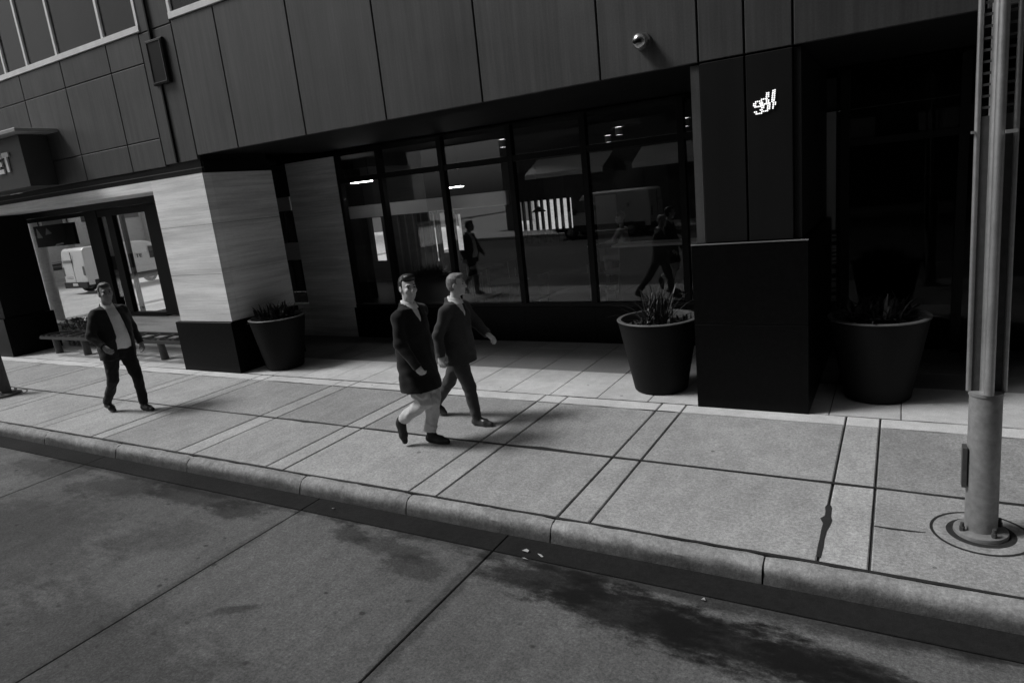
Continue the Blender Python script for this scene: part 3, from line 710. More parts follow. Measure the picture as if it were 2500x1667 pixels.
# across the road: kerbside van and awnings added for pale reflections in the restaurant glass
def copy_tree(o, par=None):
    c = o.copy(); C.objects.link(c); c.parent = par
    for k_ in o.children: copy_tree(k_, c)
    return c
v2 = copy_tree(van); v2.location = (-9.5, -10.0, -.15); v2.rotation_euler = (0, 0, math.radians(90))
v2['label'] = 'pale van added across the road for pale reflections in the restaurant windows'; v2.name = 'added_van'
for i in range(4):
    aw = thing('added_awning', ['leftmost', 'second from left', 'third from left', 'rightmost'][i] + ' pale canopy added across the road for pale reflections', 'added_awning', 'added awnings across the road')
    x = -18 + i * 6.2
    MB().add([(x, -16.1, 3.9), (x + 4.6, -16.1, 3.9), (x + 4.6, -14.4, 3.1), (x, -14.4, 3.1), (x, -14.4, 2.85), (x + 4.6, -14.4, 2.85)], [(0, 1, 2, 3), (3, 2, 5, 4)]).build('added_canopy', m_facw, aw)
    for q in (x + .05, x + 4.55): MB().cyl((q, -16.1, 2.9), (q, -14.45, 3.05), .02, .02, 8).build('arm', m_steel, aw)
# ------------------------------------------------------------------ planters
def leafclump(c, n, L, sp, up, wd, rr, seed):
    r = random.Random(seed); mb = MB()
    for i in range(n):
        a = r.uniform(0, 2 * math.pi); el = r.uniform(up, 1.5); l = L * r.uniform(.5, 1.1)
        b = Vector((c[0] + r.uniform(-rr, rr), c[1] + r.uniform(-rr, rr), c[2]))
        d = Vector((math.cos(a) * math.cos(el), math.sin(a) * math.cos(el), math.sin(el)))
        s_ = d.cross(Vector((0, 0, 1))).normalized() if abs(d.z) < .999 else Vector((1, 0, 0))
        pts = []
        for k in range(5):
            t = k / 4; p = b + d * l * t + Vector((0, 0, -sp * l * t * t)); wv = wd * (1 - t ** 2) * (.5 + t * (1 - t) * 2)
            pts += [p - s_ * wv, p + s_ * wv]
        mb.add(pts, [(2 * k, 2 * k + 1, 2 * k + 3, 2 * k + 2) for k in range(4)])
    return mb
def planter(x, y, rt, rb_, h_, lb, plb, seed, kind):
    t = thing('planter', lb, 'planter', 'large tapered planters outside the building', (x, y, 0))
    MB().lathe([(0, .012), (rb_ - .01, .012), (rb_, .02), (rt - .012, h_ - .03), (rt - .004, h_ - .028), (rt - .004, h_ - .014)], n=64).build('pot', m_pot, t, auto=35)
    MB().lathe([(rt - .002, h_ - .014), (rt + .002, h_ - .006), (rt - .004, h_), (rt - .045, h_), (rt - .05, h_ - .006), (rt - .06, h_ - .12)], n=64).build('rim', m_potrim, t, auto=35)
    MB().lathe([(0, h_ - .075), (rt * .5, h_ - .07), (rt - .055, h_ - .09)], n=40).build('soil', m_soil, t, True)
    p = thing('potted_plant', plb, 'plant', 'plants in the large planters', (x, y, h_ - .08))
    if kind == 0:
        leafclump((0, 0, 0), 95, .80, .40, .65, .011, .15, seed).build('foliage', m_leaf, p)
        leafclump((0, 0, 0), 70, .18, .4, .2, .022, rt * .62, seed + 1).build('ground_leaves', m_leaf, p)
    else:
        leafclump((0, 0, 0), 210, .52, .4, .5, .022, rt * .5, seed).build('foliage', m_leaf, p)
    st = MB(); r = random.Random(seed)
    for i in range(6): st.cyl((r.uniform(-.1, .1), r.uniform(-.1, .1), -.02), (r.uniform(-.14, .14), r.uniform(-.14, .14), .25), .006, .004, 5)
    st.build('stem', m_leaf, p)
planter(-8.82, 7.36, .455, .30, .86, 'black tapered planter beside the pale stone column', 'low dark plant in the planter beside the pale stone column', 3, 1)
planter(-2.42, 7.41, .47, .31, .865, 'black tapered planter left of the black pillar', 'spiky dark plant in the planter left of the black pillar', 5, 0)
planter(-.16, 7.56, .47, .31, .865, 'black tapered planter in shadow right of the black pillar', 'dim leafy plant in the shadowed planter right of the pillar', 9, 1)

# shrub by the left glazing
sh = thing('shrub', 'low leafy shrub under the corner glazing behind the bench', 'shrub', loc=(-16.1, 7.98, 0))
mb = MB(); r = random.Random(12)
for i in range(420):
    p = Vector((r.gauss(0, .42), r.gauss(0, .07), r.uniform(.05, .62)))
    d = Vector((r.uniform(-1, 1), r.uniform(-1, 1), r.uniform(-.4, 1))).normalized(); s_ = d.orthogonal().normalized() * .022
    mb.add([p, p + d * .05 + s_, p + d * .1, p + d * .05 - s_], [(0, 1, 2, 3)])
mb.build('foliage', m_leaf2, sh)
mb = MB()
for i in range(8):
    x = -.7 + i * .2; mb.cyl((x, 0, 0), (x + r.uniform(-.1, .1), r.uniform(-.05, .05), .5), .012, .005, 6)
mb.build('stem', m_wood, sh)

# ------------------------------------------------------------------ bench
bn = thing('bench', 'long black steel bench with ring patterned seat behind the man in suit', 'bench')
bx0, bx1, by0, by1 = -16.2, -10.98, 7.02, 7.66
fr = MB()
fr.box(bx0 + .25, bx1, by0, by0 + .035, .40, .455); fr.box(bx0 + .25, bx1, by1 - .035, by1, .40, .455)
fr.box(bx1 - .03, bx1, by0 + .036, by1 - .036, .40, .455)
fr.tube([(bx0 + .25, by0 + .018, .43), (bx0 + .08, by0 + .12, .43), (bx0, by0 + .32, .43), (bx0 + .08, by1 - .12, .43), (bx0 + .25, by1 - .018, .43)], .022, 8)
fr.build('seat_frame', m_bench, bn)
def ring(cx, cy, z, rx_, ry_, wd, th, n=36):
    mb = MB(); vs = []
    for i in range(n):
        t = 2 * math.pi * i / n
        for k, zz in ((wd, z), (0, z), (0, z - th), (wd, z - th)): vs.append((cx + (rx_ - k) * math.cos(t), cy + (ry_ - k) * math.sin(t), zz))
    fs = []
    for i in range(n):
        j = (i + 1) % n
        for k in range(4): fs.append((4 * i + k, 4 * j + k, 4 * j + (k + 1) % 4, 4 * i + (k + 1) % 4))
    return mb.add(vs, fs)
nr = 11; stp = (bx1 - bx0 - .3) / nr
rg = ring(0, 0, 0, .29, .27, .03, .02).build('seat_ring', m_bench, bn)
rg.location = (bx0 + .45, (by0 + by1) / 2, .453)
rg2 = ring(0, 0, 0, .13, .12, .025, .018).build('seat_ring', m_bench, bn); rg2.location = (bx0 + .45 + stp / 2, by0 + .17, .449)
for i in range(nr):
    if i:
        o = rg.copy(); C.objects.link(o); o.parent = bn; o.location = (bx0 + .45 + i * stp, (by0 + by1) / 2, .453)
        o = rg2.copy(); C.objects.link(o); o.parent = bn; o.location = (bx0 + .45 + (i + .5) * stp if i < nr - 1 else bx1 - .16, by0 + .17, .449)
MB().box(bx0 + .3, bx1 - .05, (by0 + by1) / 2 - .02, (by0 + by1) / 2 + .02, .36, .425).build('beam', m_bench, bn)
for x in (-16.0, -14.85, -13.5, -12.15):
    MB().cyl((x, 7.36, 0), (x - .03, 7.34, .42), .075, .06, 14).build('leg', m_bleg, bn, auto=40)

# ------------------------------------------------------------------ street pole at right
pole = thing('street_pole', 'tall grey street pole with slotted rails on a bolted round base', 'pole', loc=(.508, 4.84, 0))
pole.rotation_euler = (0, math.radians(-.85), 0)
MB().lathe([(0, .03), (.088, .03), (.091, .12), (.088, .95), (.094, .952), (.094, .972), (0, .972)], n=40).build('lower_shaft', m_polebase, pole, auto=35)
MB().lathe([(.089, .034), (.13, .032), (.150, .026), (.153, .004), (0.0, .004)], n=48).build('base_plate', m_polebase, pole, auto=35)
for i in range(4):
    a = math.radians(30 + 90 * i); x, y = .122 * math.cos(a), .122 * math.sin(a)
    MB().cyl((x, y, .03), (x, y, .062), .016, .016, 6).cyl((x, y, .06), (x, y, .088), .011, .011, 8).build('bolt', m_iron, pole)
MB().lathe([(0, .965), (.036, .965), (.036, 5.2), (0, 5.2)], n=32).build('upper_shaft', m_steel, pole, auto=35)
for i in range(4):
    a = math.radians(4 + 90 * i); ca, sa = math.cos(a), math.sin(a)
    def loc_(r_, t_, z): return (r_ * ca - t_ * sa, r_ * sa + t_ * ca, z)
    mb = MB()
    def rb3(r0, r1, t0, t1, z0, z1): mb.add([loc_(r_, t_, z) for r_ in (r0, r1) for t_ in (t0, t1) for z in (z0, z1)], [(0, 1, 3, 2), (4, 6, 7, 5), (0, 4, 5, 1), (2, 3, 7, 6), (0, 2, 6, 4), (1, 5, 7, 3)])
    wd_ = .017 if i % 2 == 0 else .027
    if i % 2: mb.cyl(loc_(.086, 0, .973), loc_(.086, 0, 5.2), .027, .027, 20)
    else: mb.cyl(loc_(.092, 0, .973), loc_(.092, 0, 5.2), .015, .015, 14)
    mb.build('rail', m_steel, pole, auto=35)
    mb = MB()
    rb3(.034, .0839, -.004, .004, .973, 2.62)
    z = 2.66
    while z < 5.1: rb3(.034, .0839, -.004, .004, z, z + .014); z += .062
    mb.build('slotted_web', m_iron, pole)['kind'] = 'stuff'
cl = MB().box(.03, .085, -.135, -.105, 2.51, 2.53); cl.build('bracket', m_steel, pole)
MB().box(-.122, -.104, -.03, .0, 2.53, 2.545).build('bracket', m_steel, pole)
MB().box(-.115, -.089, -.05, .03, .33, .60).build('hatch', m_iron, pole)
# concrete collar with grooves around the pole
col2 = MB().lathe([(.19, .0035), (.23, .0065), (.268, .003)], (.508, 4.83, 0), 56).build('collar', m_kerb, walk, True)
MB().lathe([(.266, .0042), (.284, .0042)], (.508, 4.83, 0), 56).build('collar_joint', m_tar, walk)
MB().lathe([(.15, .0042), (.192, .0042)], (.508, 4.83, 0), 56).build('collar_joint', m_tar, walk)

# bollard at the left edge
bo = thing('bollard', 'dark bollard on a round base plate at the left edge of sidewalk', 'bollard', loc=(-12.98, 4.98, 0))
MB().lathe([(0, .02), (.11, .02), (.105, .1), (.09, .75), (.085, .80), (.05, .83), (0, .84)], n=32).build('post', m_iron, bo, auto=40)
MB().lathe([(.11, .05), (.17, .045), (.235, .03), (.24, .002), (0, .002)], n=40).build('base_plate', m_iron, bo, auto=40)
for i in range(4):
    a = math.radians(-40 + 90 * i); MB().cyl((.17 * math.cos(a), .17 * math.sin(a), .04), (.17 * math.cos(a), .17 * math.sin(a), .1), .025, .02, 6).build('bolt', m_steel, bo)
MB().lathe([(.30, .0042), (.32, .0042)], (-12.98, 4.98, 0), 48).build('collar_joint', m_tar, walk)

# ------------------------------------------------------------------ people (distance-field bodies)
class Field:
    def __init__(s, lo, hi, v):
        s.lo = np.array(lo, float); s.v = v; s.n = (np.ceil((np.array(hi) - s.lo) / v).astype(int) + 1)
        s.a = np.full(s.n, .5, np.float32)
    def sl(s, lo, hi):
        i0 = np.clip(np.floor((np.array(lo) - s.lo) / s.v).astype(int), 0, s.n - 1); i1 = np.clip(np.ceil((np.array(hi) - s.lo) / s.v).astype(int) + 1, 1, s.n)
        ax = [(s.lo[k] + s.v * np.arange(i0[k], i1[k])).astype(np.float32) for k in range(3)]
        return (slice(i0[0], i1[0]), slice(i0[1], i1[1]), slice(i0[2], i1[2])), ax[0][:, None, None], ax[1][None, :, None], ax[2][None, None, :]
    def _mix(s, sl, d, k, op):
        a = s.a[sl]
        if op == 'sub': 
            b = -d; h_ = np.maximum(k - np.abs(a - b), 0) / max(k, 1e-6); s.a[sl] = np.maximum(a, b) + h_ * h_ * k * .25
        else:
            h_ = np.maximum(k - np.abs(a - d), 0) / max(k, 1e-6); s.a[sl] = np.minimum(a, d) - h_ * h_ * k * .25
    def cone(s, a, b, ra, rb, k=.02, op='add', flat=None):
        a = np.array(a, float); b = np.array(b, float); r = max(ra, rb) + k + .03
        if flat is not None: r = r * max(1, flat[1]) + .02
        sl, X, Y, Z = s.sl(np.minimum(a, b) - r, np.maximum(a, b) + r)
        P = [X - a[0], Y - a[1], Z - a[2]]; ba = b - a
        if flat is not None:
            n = np.array(flat[0], float); n /= np.linalg.norm(n); q = 1 / flat[1] - 1
            dt = (P[0] * n[0] + P[1] * n[1] + P[2] * n[2]) * q; P = [P[i] + n[i] * dt for i in range(3)]; ba = ba + n * (ba @ n) * q
        t = np.clip((P[0] * ba[0] + P[1] * ba[1] + P[2] * ba[2]) / max(ba @ ba, 1e-9), 0, 1)
        d = np.sqrt((P[0] - ba[0] * t) ** 2 + (P[1] - ba[1] * t) ** 2 + (P[2] - ba[2] * t) ** 2) - (ra + (rb - ra) * t)
        s._mix(sl, d, k, op)
    def ell(s, c, rad, fr=None, k=.015, op='add'):
        c = np.array(c, float); R_ = max(rad) + k + .02; sl, X, Y, Z = s.sl(c - R_, c + R_)
        P = [X - c[0], Y - c[1], Z - c[2]]
        if fr is not None: P = [P[0] * e[0] + P[1] * e[1] + P[2] * e[2] for e in fr]
        k0 = np.sqrt((P[0] / rad[0]) ** 2 + (P[1] / rad[1]) ** 2 + (P[2] / rad[2]) ** 2); k1 = np.sqrt((P[0] / rad[0] ** 2) ** 2 + (P[1] / rad[1] ** 2) ** 2 + (P[2] / rad[2] ** 2) ** 2) + 1e-6
        s._mix(sl, k0 * (k0 - 1) / k1, k, op)
    def loft(s, rows, k=.02, op='add', grow=0., pw=2.0):
        rows = sorted(rows); z = [r[0] for r in rows]
        mx = max(max(r[3], r[4]) for r in rows) + .1; cx = [r[1] for r in rows]; cy = [r[2] for r in rows]
        sl, X, Y, Z = s.sl((min(cx) - mx, min(cy) - mx, z[0] - .05), (max(cx) + mx, max(cy) + mx, z[-1] + .05))
        ip = lambda j: np.interp(Z.ravel(), z, [r[j] for r in rows]).astype(np.float32)[None, None, :]
        rx_, ry_ = ip(3) + grow, ip(4) + grow
        q = (np.abs((X - ip(1)) / rx_) ** pw + np.abs((Y - ip(2)) / ry_) ** pw) ** (1 / pw)
        d = (q - 1) * np.minimum(rx_, ry_); d = np.maximum(d, np.maximum(Z - z[-1], z[0] - Z)); s._mix(sl, d.astype(np.float32), k, op)
    def cut(s, fn):
        sl, X, Y, Z = s.sl(s.lo, s.lo + s.v * s.n); s.a = np.maximum(s.a, fn(X, Y, Z).astype(np.float32))
    def wrinkle(s, amp, f, seed=0):
        sl, X, Y, Z = s.sl(s.lo, s.lo + s.v * s.n); r = np.random.RandomState(seed)
        tot = 0
        for i in range(5):
            q = r.uniform(-1, 1, 3); q /= np.linalg.norm(q); q *= f * r.uniform(.6, 1.5)
            tot = tot + np.sin(X * q[0] + Y * q[1] + Z * q[2] + r.uniform(0, 6) + 1.3 * np.sin(Z * f * .31 + i) + .8 * np.sin(Y * f * .5 + i))
        s.a = s.a + (amp * tot / 2.2).astype(np.float32)
    def mesh(s):
        a = s.a; ins = a < 0; n = a.shape
        cs = None; cnt = np.zeros(tuple(k - 1 for k in n), np.int8)
        for dx in (0, 1):
            for dy in (0, 1):
                for dz in (0, 1): cnt += ins[dx:n[0] - 1 + dx, dy:n[1] - 1 + dy, dz:n[2] - 1 + dz]
        act = (cnt > 0) & (cnt < 8); idx = np.argwhere(act)
        ids = np.full(act.shape, -1, np.int32); ids[act] = np.arange(len(idx))
        acc = np.zeros((len(idx), 3)); num = np.zeros(len(idx)); i, j, k = idx.T
        cr = [(x, y, z) for x in (0, 1) for y in (0, 1) for z in (0, 1)]
        for p in cr:
            for ax in range(3):
                if p[ax]: continue
                q = list(p); q[ax] = 1
                va = a[i + p[0], j + p[1], k + p[2]]; vb = a[i + q[0], j + q[1], k + q[2]]; c = (va < 0) != (vb < 0)
                t = np.where(c, va / np.where(c, va - vb, 1), 0); pt = np.array(p)[None, :] + np.zeros((len(idx), 3)); pt[:, ax] += t
                acc[c] += pt[c]; num[c] += 1
        V = s.lo + s.v * (idx + acc / num[:, None]); Fs = []
        for ax in range(3):
            u, w_ = [(1, 2), (2, 0), (0, 1)][ax]
            A = [slice(None)] * 3; B = [slice(None)] * 3; A[ax] = slice(0, -1); B[ax] = slice(1, None)
            c = ins[tuple(A)] != ins[tuple(B)]; e = np.argwhere(c)
            e = e[(e[:, u] > 0) & (e[:, w_] > 0) & (e[:, u] < n[u] - 1) & (e[:, w_] < n[w_] - 1)]
            st = ins[tuple(A)][tuple(e.T)]
            def at(du, dw):
                q = e.copy(); q[:, u] += du; q[:, w_] += dw; return ids[tuple(q.T)]
            Q = np.stack([at(-1, -1), at(0, -1), at(0, 0), at(-1, 0)], 1); Q[~st] = Q[~st][:, ::-1]; Fs.append(Q)
        return V, np.concatenate(Fs)
    def build(s, name, mat_, parent=None, relax=1):
        V, Q = s.mesh()
        for _ in range(relax):      # light smoothing
            acc = np.zeros_like(V); num = np.zeros(len(V))
            for a_, b_ in ((0, 1), (1, 2), (2, 3), (3, 0)):
                np.add.at(acc, Q[:, a_], V[Q[:, b_]]); np.add.at(num, Q[:, a_], 1)
                np.add.at(acc, Q[:, b_], V[Q[:, a_]]); np.add.at(num, Q[:, b_], 1)
            V = V * .5 + .5 * acc / np.maximum(num, 1)[:, None]
        me = bpy.data.meshes.new(name); me.vertices.add(len(V)); me.vertices.foreach_set('co', V.astype(np.float32).ravel())
        me.loops.add(Q.size); me.loops.foreach_set('vertex_index', Q.astype(np.int32).ravel())
        me.polygons.add(len(Q)); me.polygons.foreach_set('loop_start', np.arange(0, Q.size, 4, dtype=np.int32))
        me.update(calc_edges=True); me.validate()
        return link(name, me, mat_, parent, True)

def vec(*a): return np.array(a, float)
def skinmat(n, v): return mat(n, v, .5, [(30, (1, 1, 1), .06), (6, (1, 1, 1), .06)], spec=.35)
def clothmat(n, v, r=.85): return mat(n, v, r, [(5, (1, 1, 1), .10), (120, (1, 1, 1), .15)], bump=.25, bscale=300, spec=.2, sheen=.1)

def head(fd, c, fw, hs):
    """adds a head: c centre between the ears, fw face direction (unit)"""
    u = vec(0, 0, 1.); fw = fw / np.linalg.norm(fw); l = np.cross(u, fw); l /= np.linalg.norm(l); u = np.cross(fw, l); fr = (fw, l, u)
    P = lambda a, b, d: c + (fw * a + l * b + u * d) * hs
    E = lambda p, r, k=.012, op='add': fd.ell(p, [q * hs for q in r], fr, k, op)
    E(P(-.012, 0, .035), (.098, .077, .098)); E(P(.03, 0, -.03), (.070, .062, .085), .03); E(P(.045, 0, -.075), (.045, .043, .045), .03)
    E(P(.075, 0, -.098), (.02, .022, .018), .02)
    fd.cone(P(.093, 0, .02), P(.117, 0, -.024), .008 * hs, .013 * hs, .012); E(P(.108, 0, -.03), (.012, .018, .009), .01)
    E(P(.082, 0, .032), (.018, .055, .012), .015)
    for q in (-1, 1):
        E(P(.097, q * .033, .012), (.018, .02, .013), .008, 'sub'); E(P(.074, q * .046, -.02), (.024, .02, .022), .02)
        E(P(-.004, q * .080, -.002), (.026, .010, .034), .006); E(P(.004, q * .088, 0), (.012, .006, .018), .004, 'sub')
        E(P(.077, q * .032, .012), (.013, .014, .012), .002)
    E(P(.094, 0, -.058), (.010, .024, .007), .006); E(P(.091, 0, -.071), (.010, .020, .008), .006)
    E(P(.103, 0, -.0645), (.005, .019, .002), .003, 'sub')
    return fr, P
def hand(fd, w_, d, palm, side):
    """w_ wrist, d direction of the hand, palm normal, side=+1/-1 thumb side"""
    d = d / np.linalg.norm(d); palm = palm - d * (palm @ d); palm /= np.linalg.norm(palm); s_ = np.cross(d, palm) * side
    fd.cone(w_, w_ + d * .03, .026, .028, .015, flat=(palm, .75)); 
    fd.cone(w_ + d * .035 - s_ * .02, w_ + d * .085 - s_ * .028, .018, .014, .012); fd.cone(w_ + d * .035 + s_ * .02, w_ + d * .088 + s_ * .028, .018, .014, .012); fd.cone(w_ + d * .03, w_ + d * .09, .02, .015, .012)
    for i, L in enumerate((.066, .074, .07, .054)):
        b = w_ + d * .088 + s_ * (.033 - .021 * i); c1 = b + (d + palm * .35) * L * .45; c2 = c1 + (d * .55 + palm * .85) * L * .33; c3 = c2 + (d * .15 + palm * .98) * L * .25
        fd.cone(b, c1, .0095, .009, .006); fd.cone(c1, c2, .009, .008, .004); fd.cone(c2, c3, .008, .007, .004)
    t0 = w_ + d * .03 + s_ * .022; t1 = t0 + (d * .55 + s_ * .6 + palm * .35) * .045; t2 = t1 + (d * .85 + s_ * .1 + palm * .4) * .035
    fd.cone(t0, t1, .016, .012, .012); fd.cone(t1, t2, .011, .009, .005)
def shoe(name, par, heel, toe, ank, nrm, mt, boot=0.0, wid=.043, kn=None):
    heel, toe, ank, nrm = map(lambda q: np.array(q, float), (heel, toe, ank, nrm)); ax = toe - heel; L = np.linalg.norm(ax); ax /= L; nrm = nrm - ax * (nrm @ ax); nrm /= np.linalg.norm(nrm)
    side = np.cross(nrm, ax)
    pts = np.array([heel, toe, ank, ank + nrm * boot, ank + (np.array(kn, float) - ank) * .4]); fd = Field(pts.min(0) - .1, pts.max(0) + .1, .0055)
    fd.cone(heel + ax * .035 + nrm * .04, heel + ax * L * .62 + nrm * .035, .036, wid, .02); fd.cone(heel + ax * L * .62 + nrm * .035, toe - ax * .035 + nrm * .028, wid, .030, .02)
    up = np.array(kn, float) - ank; up /= np.linalg.norm(up)
    fd.cone(heel + ax * .05 + nrm * .055, ank, .041, .044, .03); fd.cone(ank, ank + up * (.02 + boot), .044, .048, .02); fd.cone(heel + ax * .07 + nrm * .075, heel + ax * L * .6 + nrm * .045, .036, .034, .02)
    fd.cut(lambda X, Y, Z: -((X - heel[0]) * nrm[0] + (Y - heel[1]) * nrm[1] + (Z - heel[2]) * nrm[2]))
    o = fd.build(name, mt, par)
    return o

def person(label, J, st):
    """J: joint positions in world space. body walks towards +X"""
    p = thing('person', label, 'person', loc=(0, 0, 0))
    J = {k: np.array(v, float) for k, v in J.items()}
    allp = np.array(list(J.values())); lo = allp.min(0) - .28; hi = allp.max(0) + .28; lo[2] = -.02
    bw_ = st.get('bulk', 1.0)
    # --- body
    fd = Field(lo, hi, .0055)
    fr, P = head(fd, J['head'], np.array(st['face'], float), st['hs'])
    nb = J['neck']; fd.cone(nb - vec(0, 0, .05), J['head'] + vec(-.01, 0, -.02), .056 * bw_, .052 * bw_, .03)
    sh_ = (J['shR'] + J['shL']) / 2; hp = (J['hipR'] + J['hipL']) / 2
    fd.loft([(hp[2] - .08, hp[0], hp[1], .09 * bw_, .14 * bw_), (hp[2] + .12, hp[0], hp[1], .085 * bw_, .12 * bw_), (sh_[2] - .15, sh_[0], sh_[1], .09 * bw_, .15 * bw_), (sh_[2] + .02, sh_[0], sh_[1], .05, .12)], .03)
    for s_ in 'RL':
        fd.cone(nb - vec(0, 0, .06), J['sh' + s_] - vec(0, 0, .04), .045, .035, .03)
        fd.cone(J['sh' + s_] - vec(0, 0, .04), J['el' + s_], .042, .034, .03); fd.cone(J['el' + s_], J['wr' + s_], .037, .025, .02)
        d = J['wr' + s_] - J['el' + s_]; d = d / np.linalg.norm(d) + np.array(st.get('hd' + s_, (0, 0, 0)), float)
        hand(fd, J['wr' + s_], d, np.array(st.get('palm' + s_, (0, 1, 0) if s_ == 'R' else (0, -1, 0)), float), st.get('th' + s_, 1))
        fd.cone(J['hip' + s_], J['kn' + s_], .075, .052, .03); fd.cone(J['kn' + s_], J['an' + s_], .045, .024, .02)
        fd.cone(J['an' + s_], (J['he' + s_] + J['to' + s_]) / 2 + vec(0, 0, .03), .020, .014, .01)
    body = fd.build('body', st['skin'], p)
    # --- face details
    hs = st['hs']
    for q in (-1, 1):
        c = P(.087, q * .033, .013); MB().ball(c, .011 * hs, 10, (1, 1, .7)).build('eye', st['eye'], p, True)
        a = P(.098, q * .015, .034); b = P(.088, q * .05, .036); MB().cyl(a, b, .007 * hs, .005 * hs, 6).build('eyebrow', st['hairmat'], p)
    # --- hair
    c = J['head']; hf = Field(c - .2, c + .2, .0055)
    E = lambda q, r, k=.012, op='add': hf.ell(q, [x * hs for x in r], fr, k, op)
    E(P(-.014, 0, .042), (.106, .085, .104)); E(P(-.03, 0, .0), (.088, .083, .085))
    for (q, r) in st['hairlobes']: E(P(*q), r, .02)
    fw, l, u = fr
    def keep(X, Y, Z):
        dx, dy, dz = X - c[0], Y - c[1], Z - c[2]
        a = (dx * fw[0] + dy * fw[1] + dz * fw[2]) / hs; b = (dx * l[0] + dy * l[1] + dz * l[2]) / hs; d = (dx * u[0] + dy * u[1] + dz * u[2]) / hs
        front = st['line'] - d + np.maximum(0, np.abs(b) - .045) * .9        # forehead hairline
        side = np.maximum(a - .022, (-.005 + .25 * np.maximum(a, -.05) * 2) - d)
        back = np.maximum(a + .015, -.085 - d)
        return np.minimum(np.minimum(front, side), back) * hs
    hf.cut(keep); hf.wrinkle(.0018, 130, 4)
    hf.build('hair', st['hairmat'], p)
    # --- trousers
    tf = Field((lo[0], lo[1], 0), (hi[0], hi[1], hp[2] + .2), .006); g_ = st.get('tg', 1.0)
    tf.loft([(hp[2] - .10, hp[0], hp[1], .105 * bw_, .165 * bw_), (hp[2] + .05, hp[0], hp[1], .115 * bw_, .165 * bw_), (hp[2] + .14, hp[0], hp[1], .115 * bw_, .155 * bw_)], .03)
    for s_ in 'RL':
        tf.cone(J['hip' + s_], J['kn' + s_], .098 * g_ * bw_, .070 * g_, .03); d = J['an' + s_] - J['kn' + s_]; e = J['kn' + s_] + d * st.get('cuff', .97)
        tf.cone(J['kn' + s_], e, .068 * g_, .056 * g_, .02)
        dn = d / np.linalg.norm(d); dk = J['kn' + s_]
        r_ = .11; q0 = np.minimum(e, J['an' + s_]) - r_; q1 = np.maximum(e, J['an' + s_]) + r_
        sl, X, Y, Z = tf.sl(q0, q1)
        pl_ = (X - e[0]) * dn[0] + (Y - e[1]) * dn[1] + (Z - e[2]) * dn[2]
        rad = np.sqrt((X - e[0] - dn[0] * pl_) ** 2 + (Y - e[1] - dn[1] * pl_) ** 2 + (Z - e[2] - dn[2] * pl_) ** 2)
        tf.a[sl] = np.where(rad < .095, np.maximum(tf.a[sl], pl_), tf.a[sl])
    tf.wrinkle(st.get('twr', .0045), 38, 2); tf.wrinkle(.0028, 80, 3)
    if st.get('folds'):
        sl, X, Y, Z = tf.sl(tf.lo, tf.lo + tf.v * tf.n)
        tf.a = tf.a + (st['folds'] * np.sin(70 * Z + 34 * X + 2.2 * np.sin(31 * X + 13 * Z) + 1.5 * np.sin(40 * Y)) * (.55 + .45 * np.sin(11 * Z + 1))).astype(np.float32)
    tf.build('trousers', st['trouser'], p)
    # --- shirt and collar
    sf = Field((lo[0], lo[1], hp[2] - .1), (hi[0], hi[1], J['head'][2]), .006)
    tor = st['torso']; rows = [(z, cx, cy, rx_, ry_) for (z, cx, cy, rx_, ry_) in tor if z > hp[2] - .02]
    sf.loft([(z, cx, cy, rx_ - .016, ry_ - .02) for (z, cx, cy, rx_, ry_) in rows], .02)
    for s_ in 'RL': sf.cone(nb - vec(0, 0, .06), nb * .45 + J['sh' + s_] * .55 - vec(0, 0, .05), .048, .035, .03)
    sf.wrinkle(.004, 45, 7)
    sf.build('shirt', st['shirt'], p)
    cf = Field(nb - .16, nb + .16, .0045); cz = nb[2]
    ring_ = [(cz - .055, nb[0] + .012, nb[1], .088, .092), (cz - .01, nb[0] + .004, nb[1], .074, .074), (cz + .032, nb[0] - .006, nb[1], .068, .067)]
    cf.loft(ring_, .002); cf.loft([(z - .001 if i == 0 else z + .001 * i, a_, b_, c_ - .012, d_ - .012) for i, (z, a_, b_, c_, d_) in enumerate([(cz - .06, nb[0] + .012, nb[1], .088, .092)] + ring_[1:2] + [(cz + .04, nb[0] - .006, nb[1], .068, .067)])], .002, 'sub')
    # front opening and slope
    cf.cut(lambda X, Y, Z: np.minimum(X - nb[0] - .03, (.055 - np.abs(Y - nb[1])) * .6 + (Z - cz + .055) * .0 + np.maximum(0, (Z - (cz - .05)) * .55) - .05))
    cf.cut(lambda X, Y, Z: (Z - (cz + .03) + .25 * np.maximum(0, X - nb[0] + .02)))
    cf.build('collar', st['shirt'], p, relax=1)
    # --- jacket or coat
    jf = Field((lo[0], lo[1], min(r[0] for r in tor) - .05), (hi[0], hi[1], J['head'][2]), .006)
    jf.loft(tor, .02, pw=2.3)
    for s_ in 'RL':
        jf.cone(nb - vec(.012, 0, .05), J['sh' + s_] - vec(0, 0, .03), .060, .058 * bw_ ** .5, .06)
        jf.cone(J['sh' + s_] - vec(0, 0, .035), J['el' + s_], .060 * bw_ ** .5, .056, .035); d = J['wr' + s_] - J['el' + s_]; e = J['el' + s_] + d * st.get('slv', 1.04)
        jf.cone(J['el' + s_], e, .056, .047, .03)
        dn = d / np.linalg.norm(d); sl, X, Y, Z = jf.sl(e - .07, e + .09)
        pl_ = (X - e[0]) * dn[0] + (Y - e[1]) * dn[1] + (Z - e[2]) * dn[2]
        rad = np.sqrt((X - e[0] - dn[0] * pl_) ** 2 + (Y - e[1] - dn[1] * pl_) ** 2 + (Z - e[2] - dn[2] * pl_) ** 2)
        jf.a[sl] = np.where((rad < .075) & (pl_ > -.01), np.maximum(jf.a[sl], pl_), jf.a[sl])
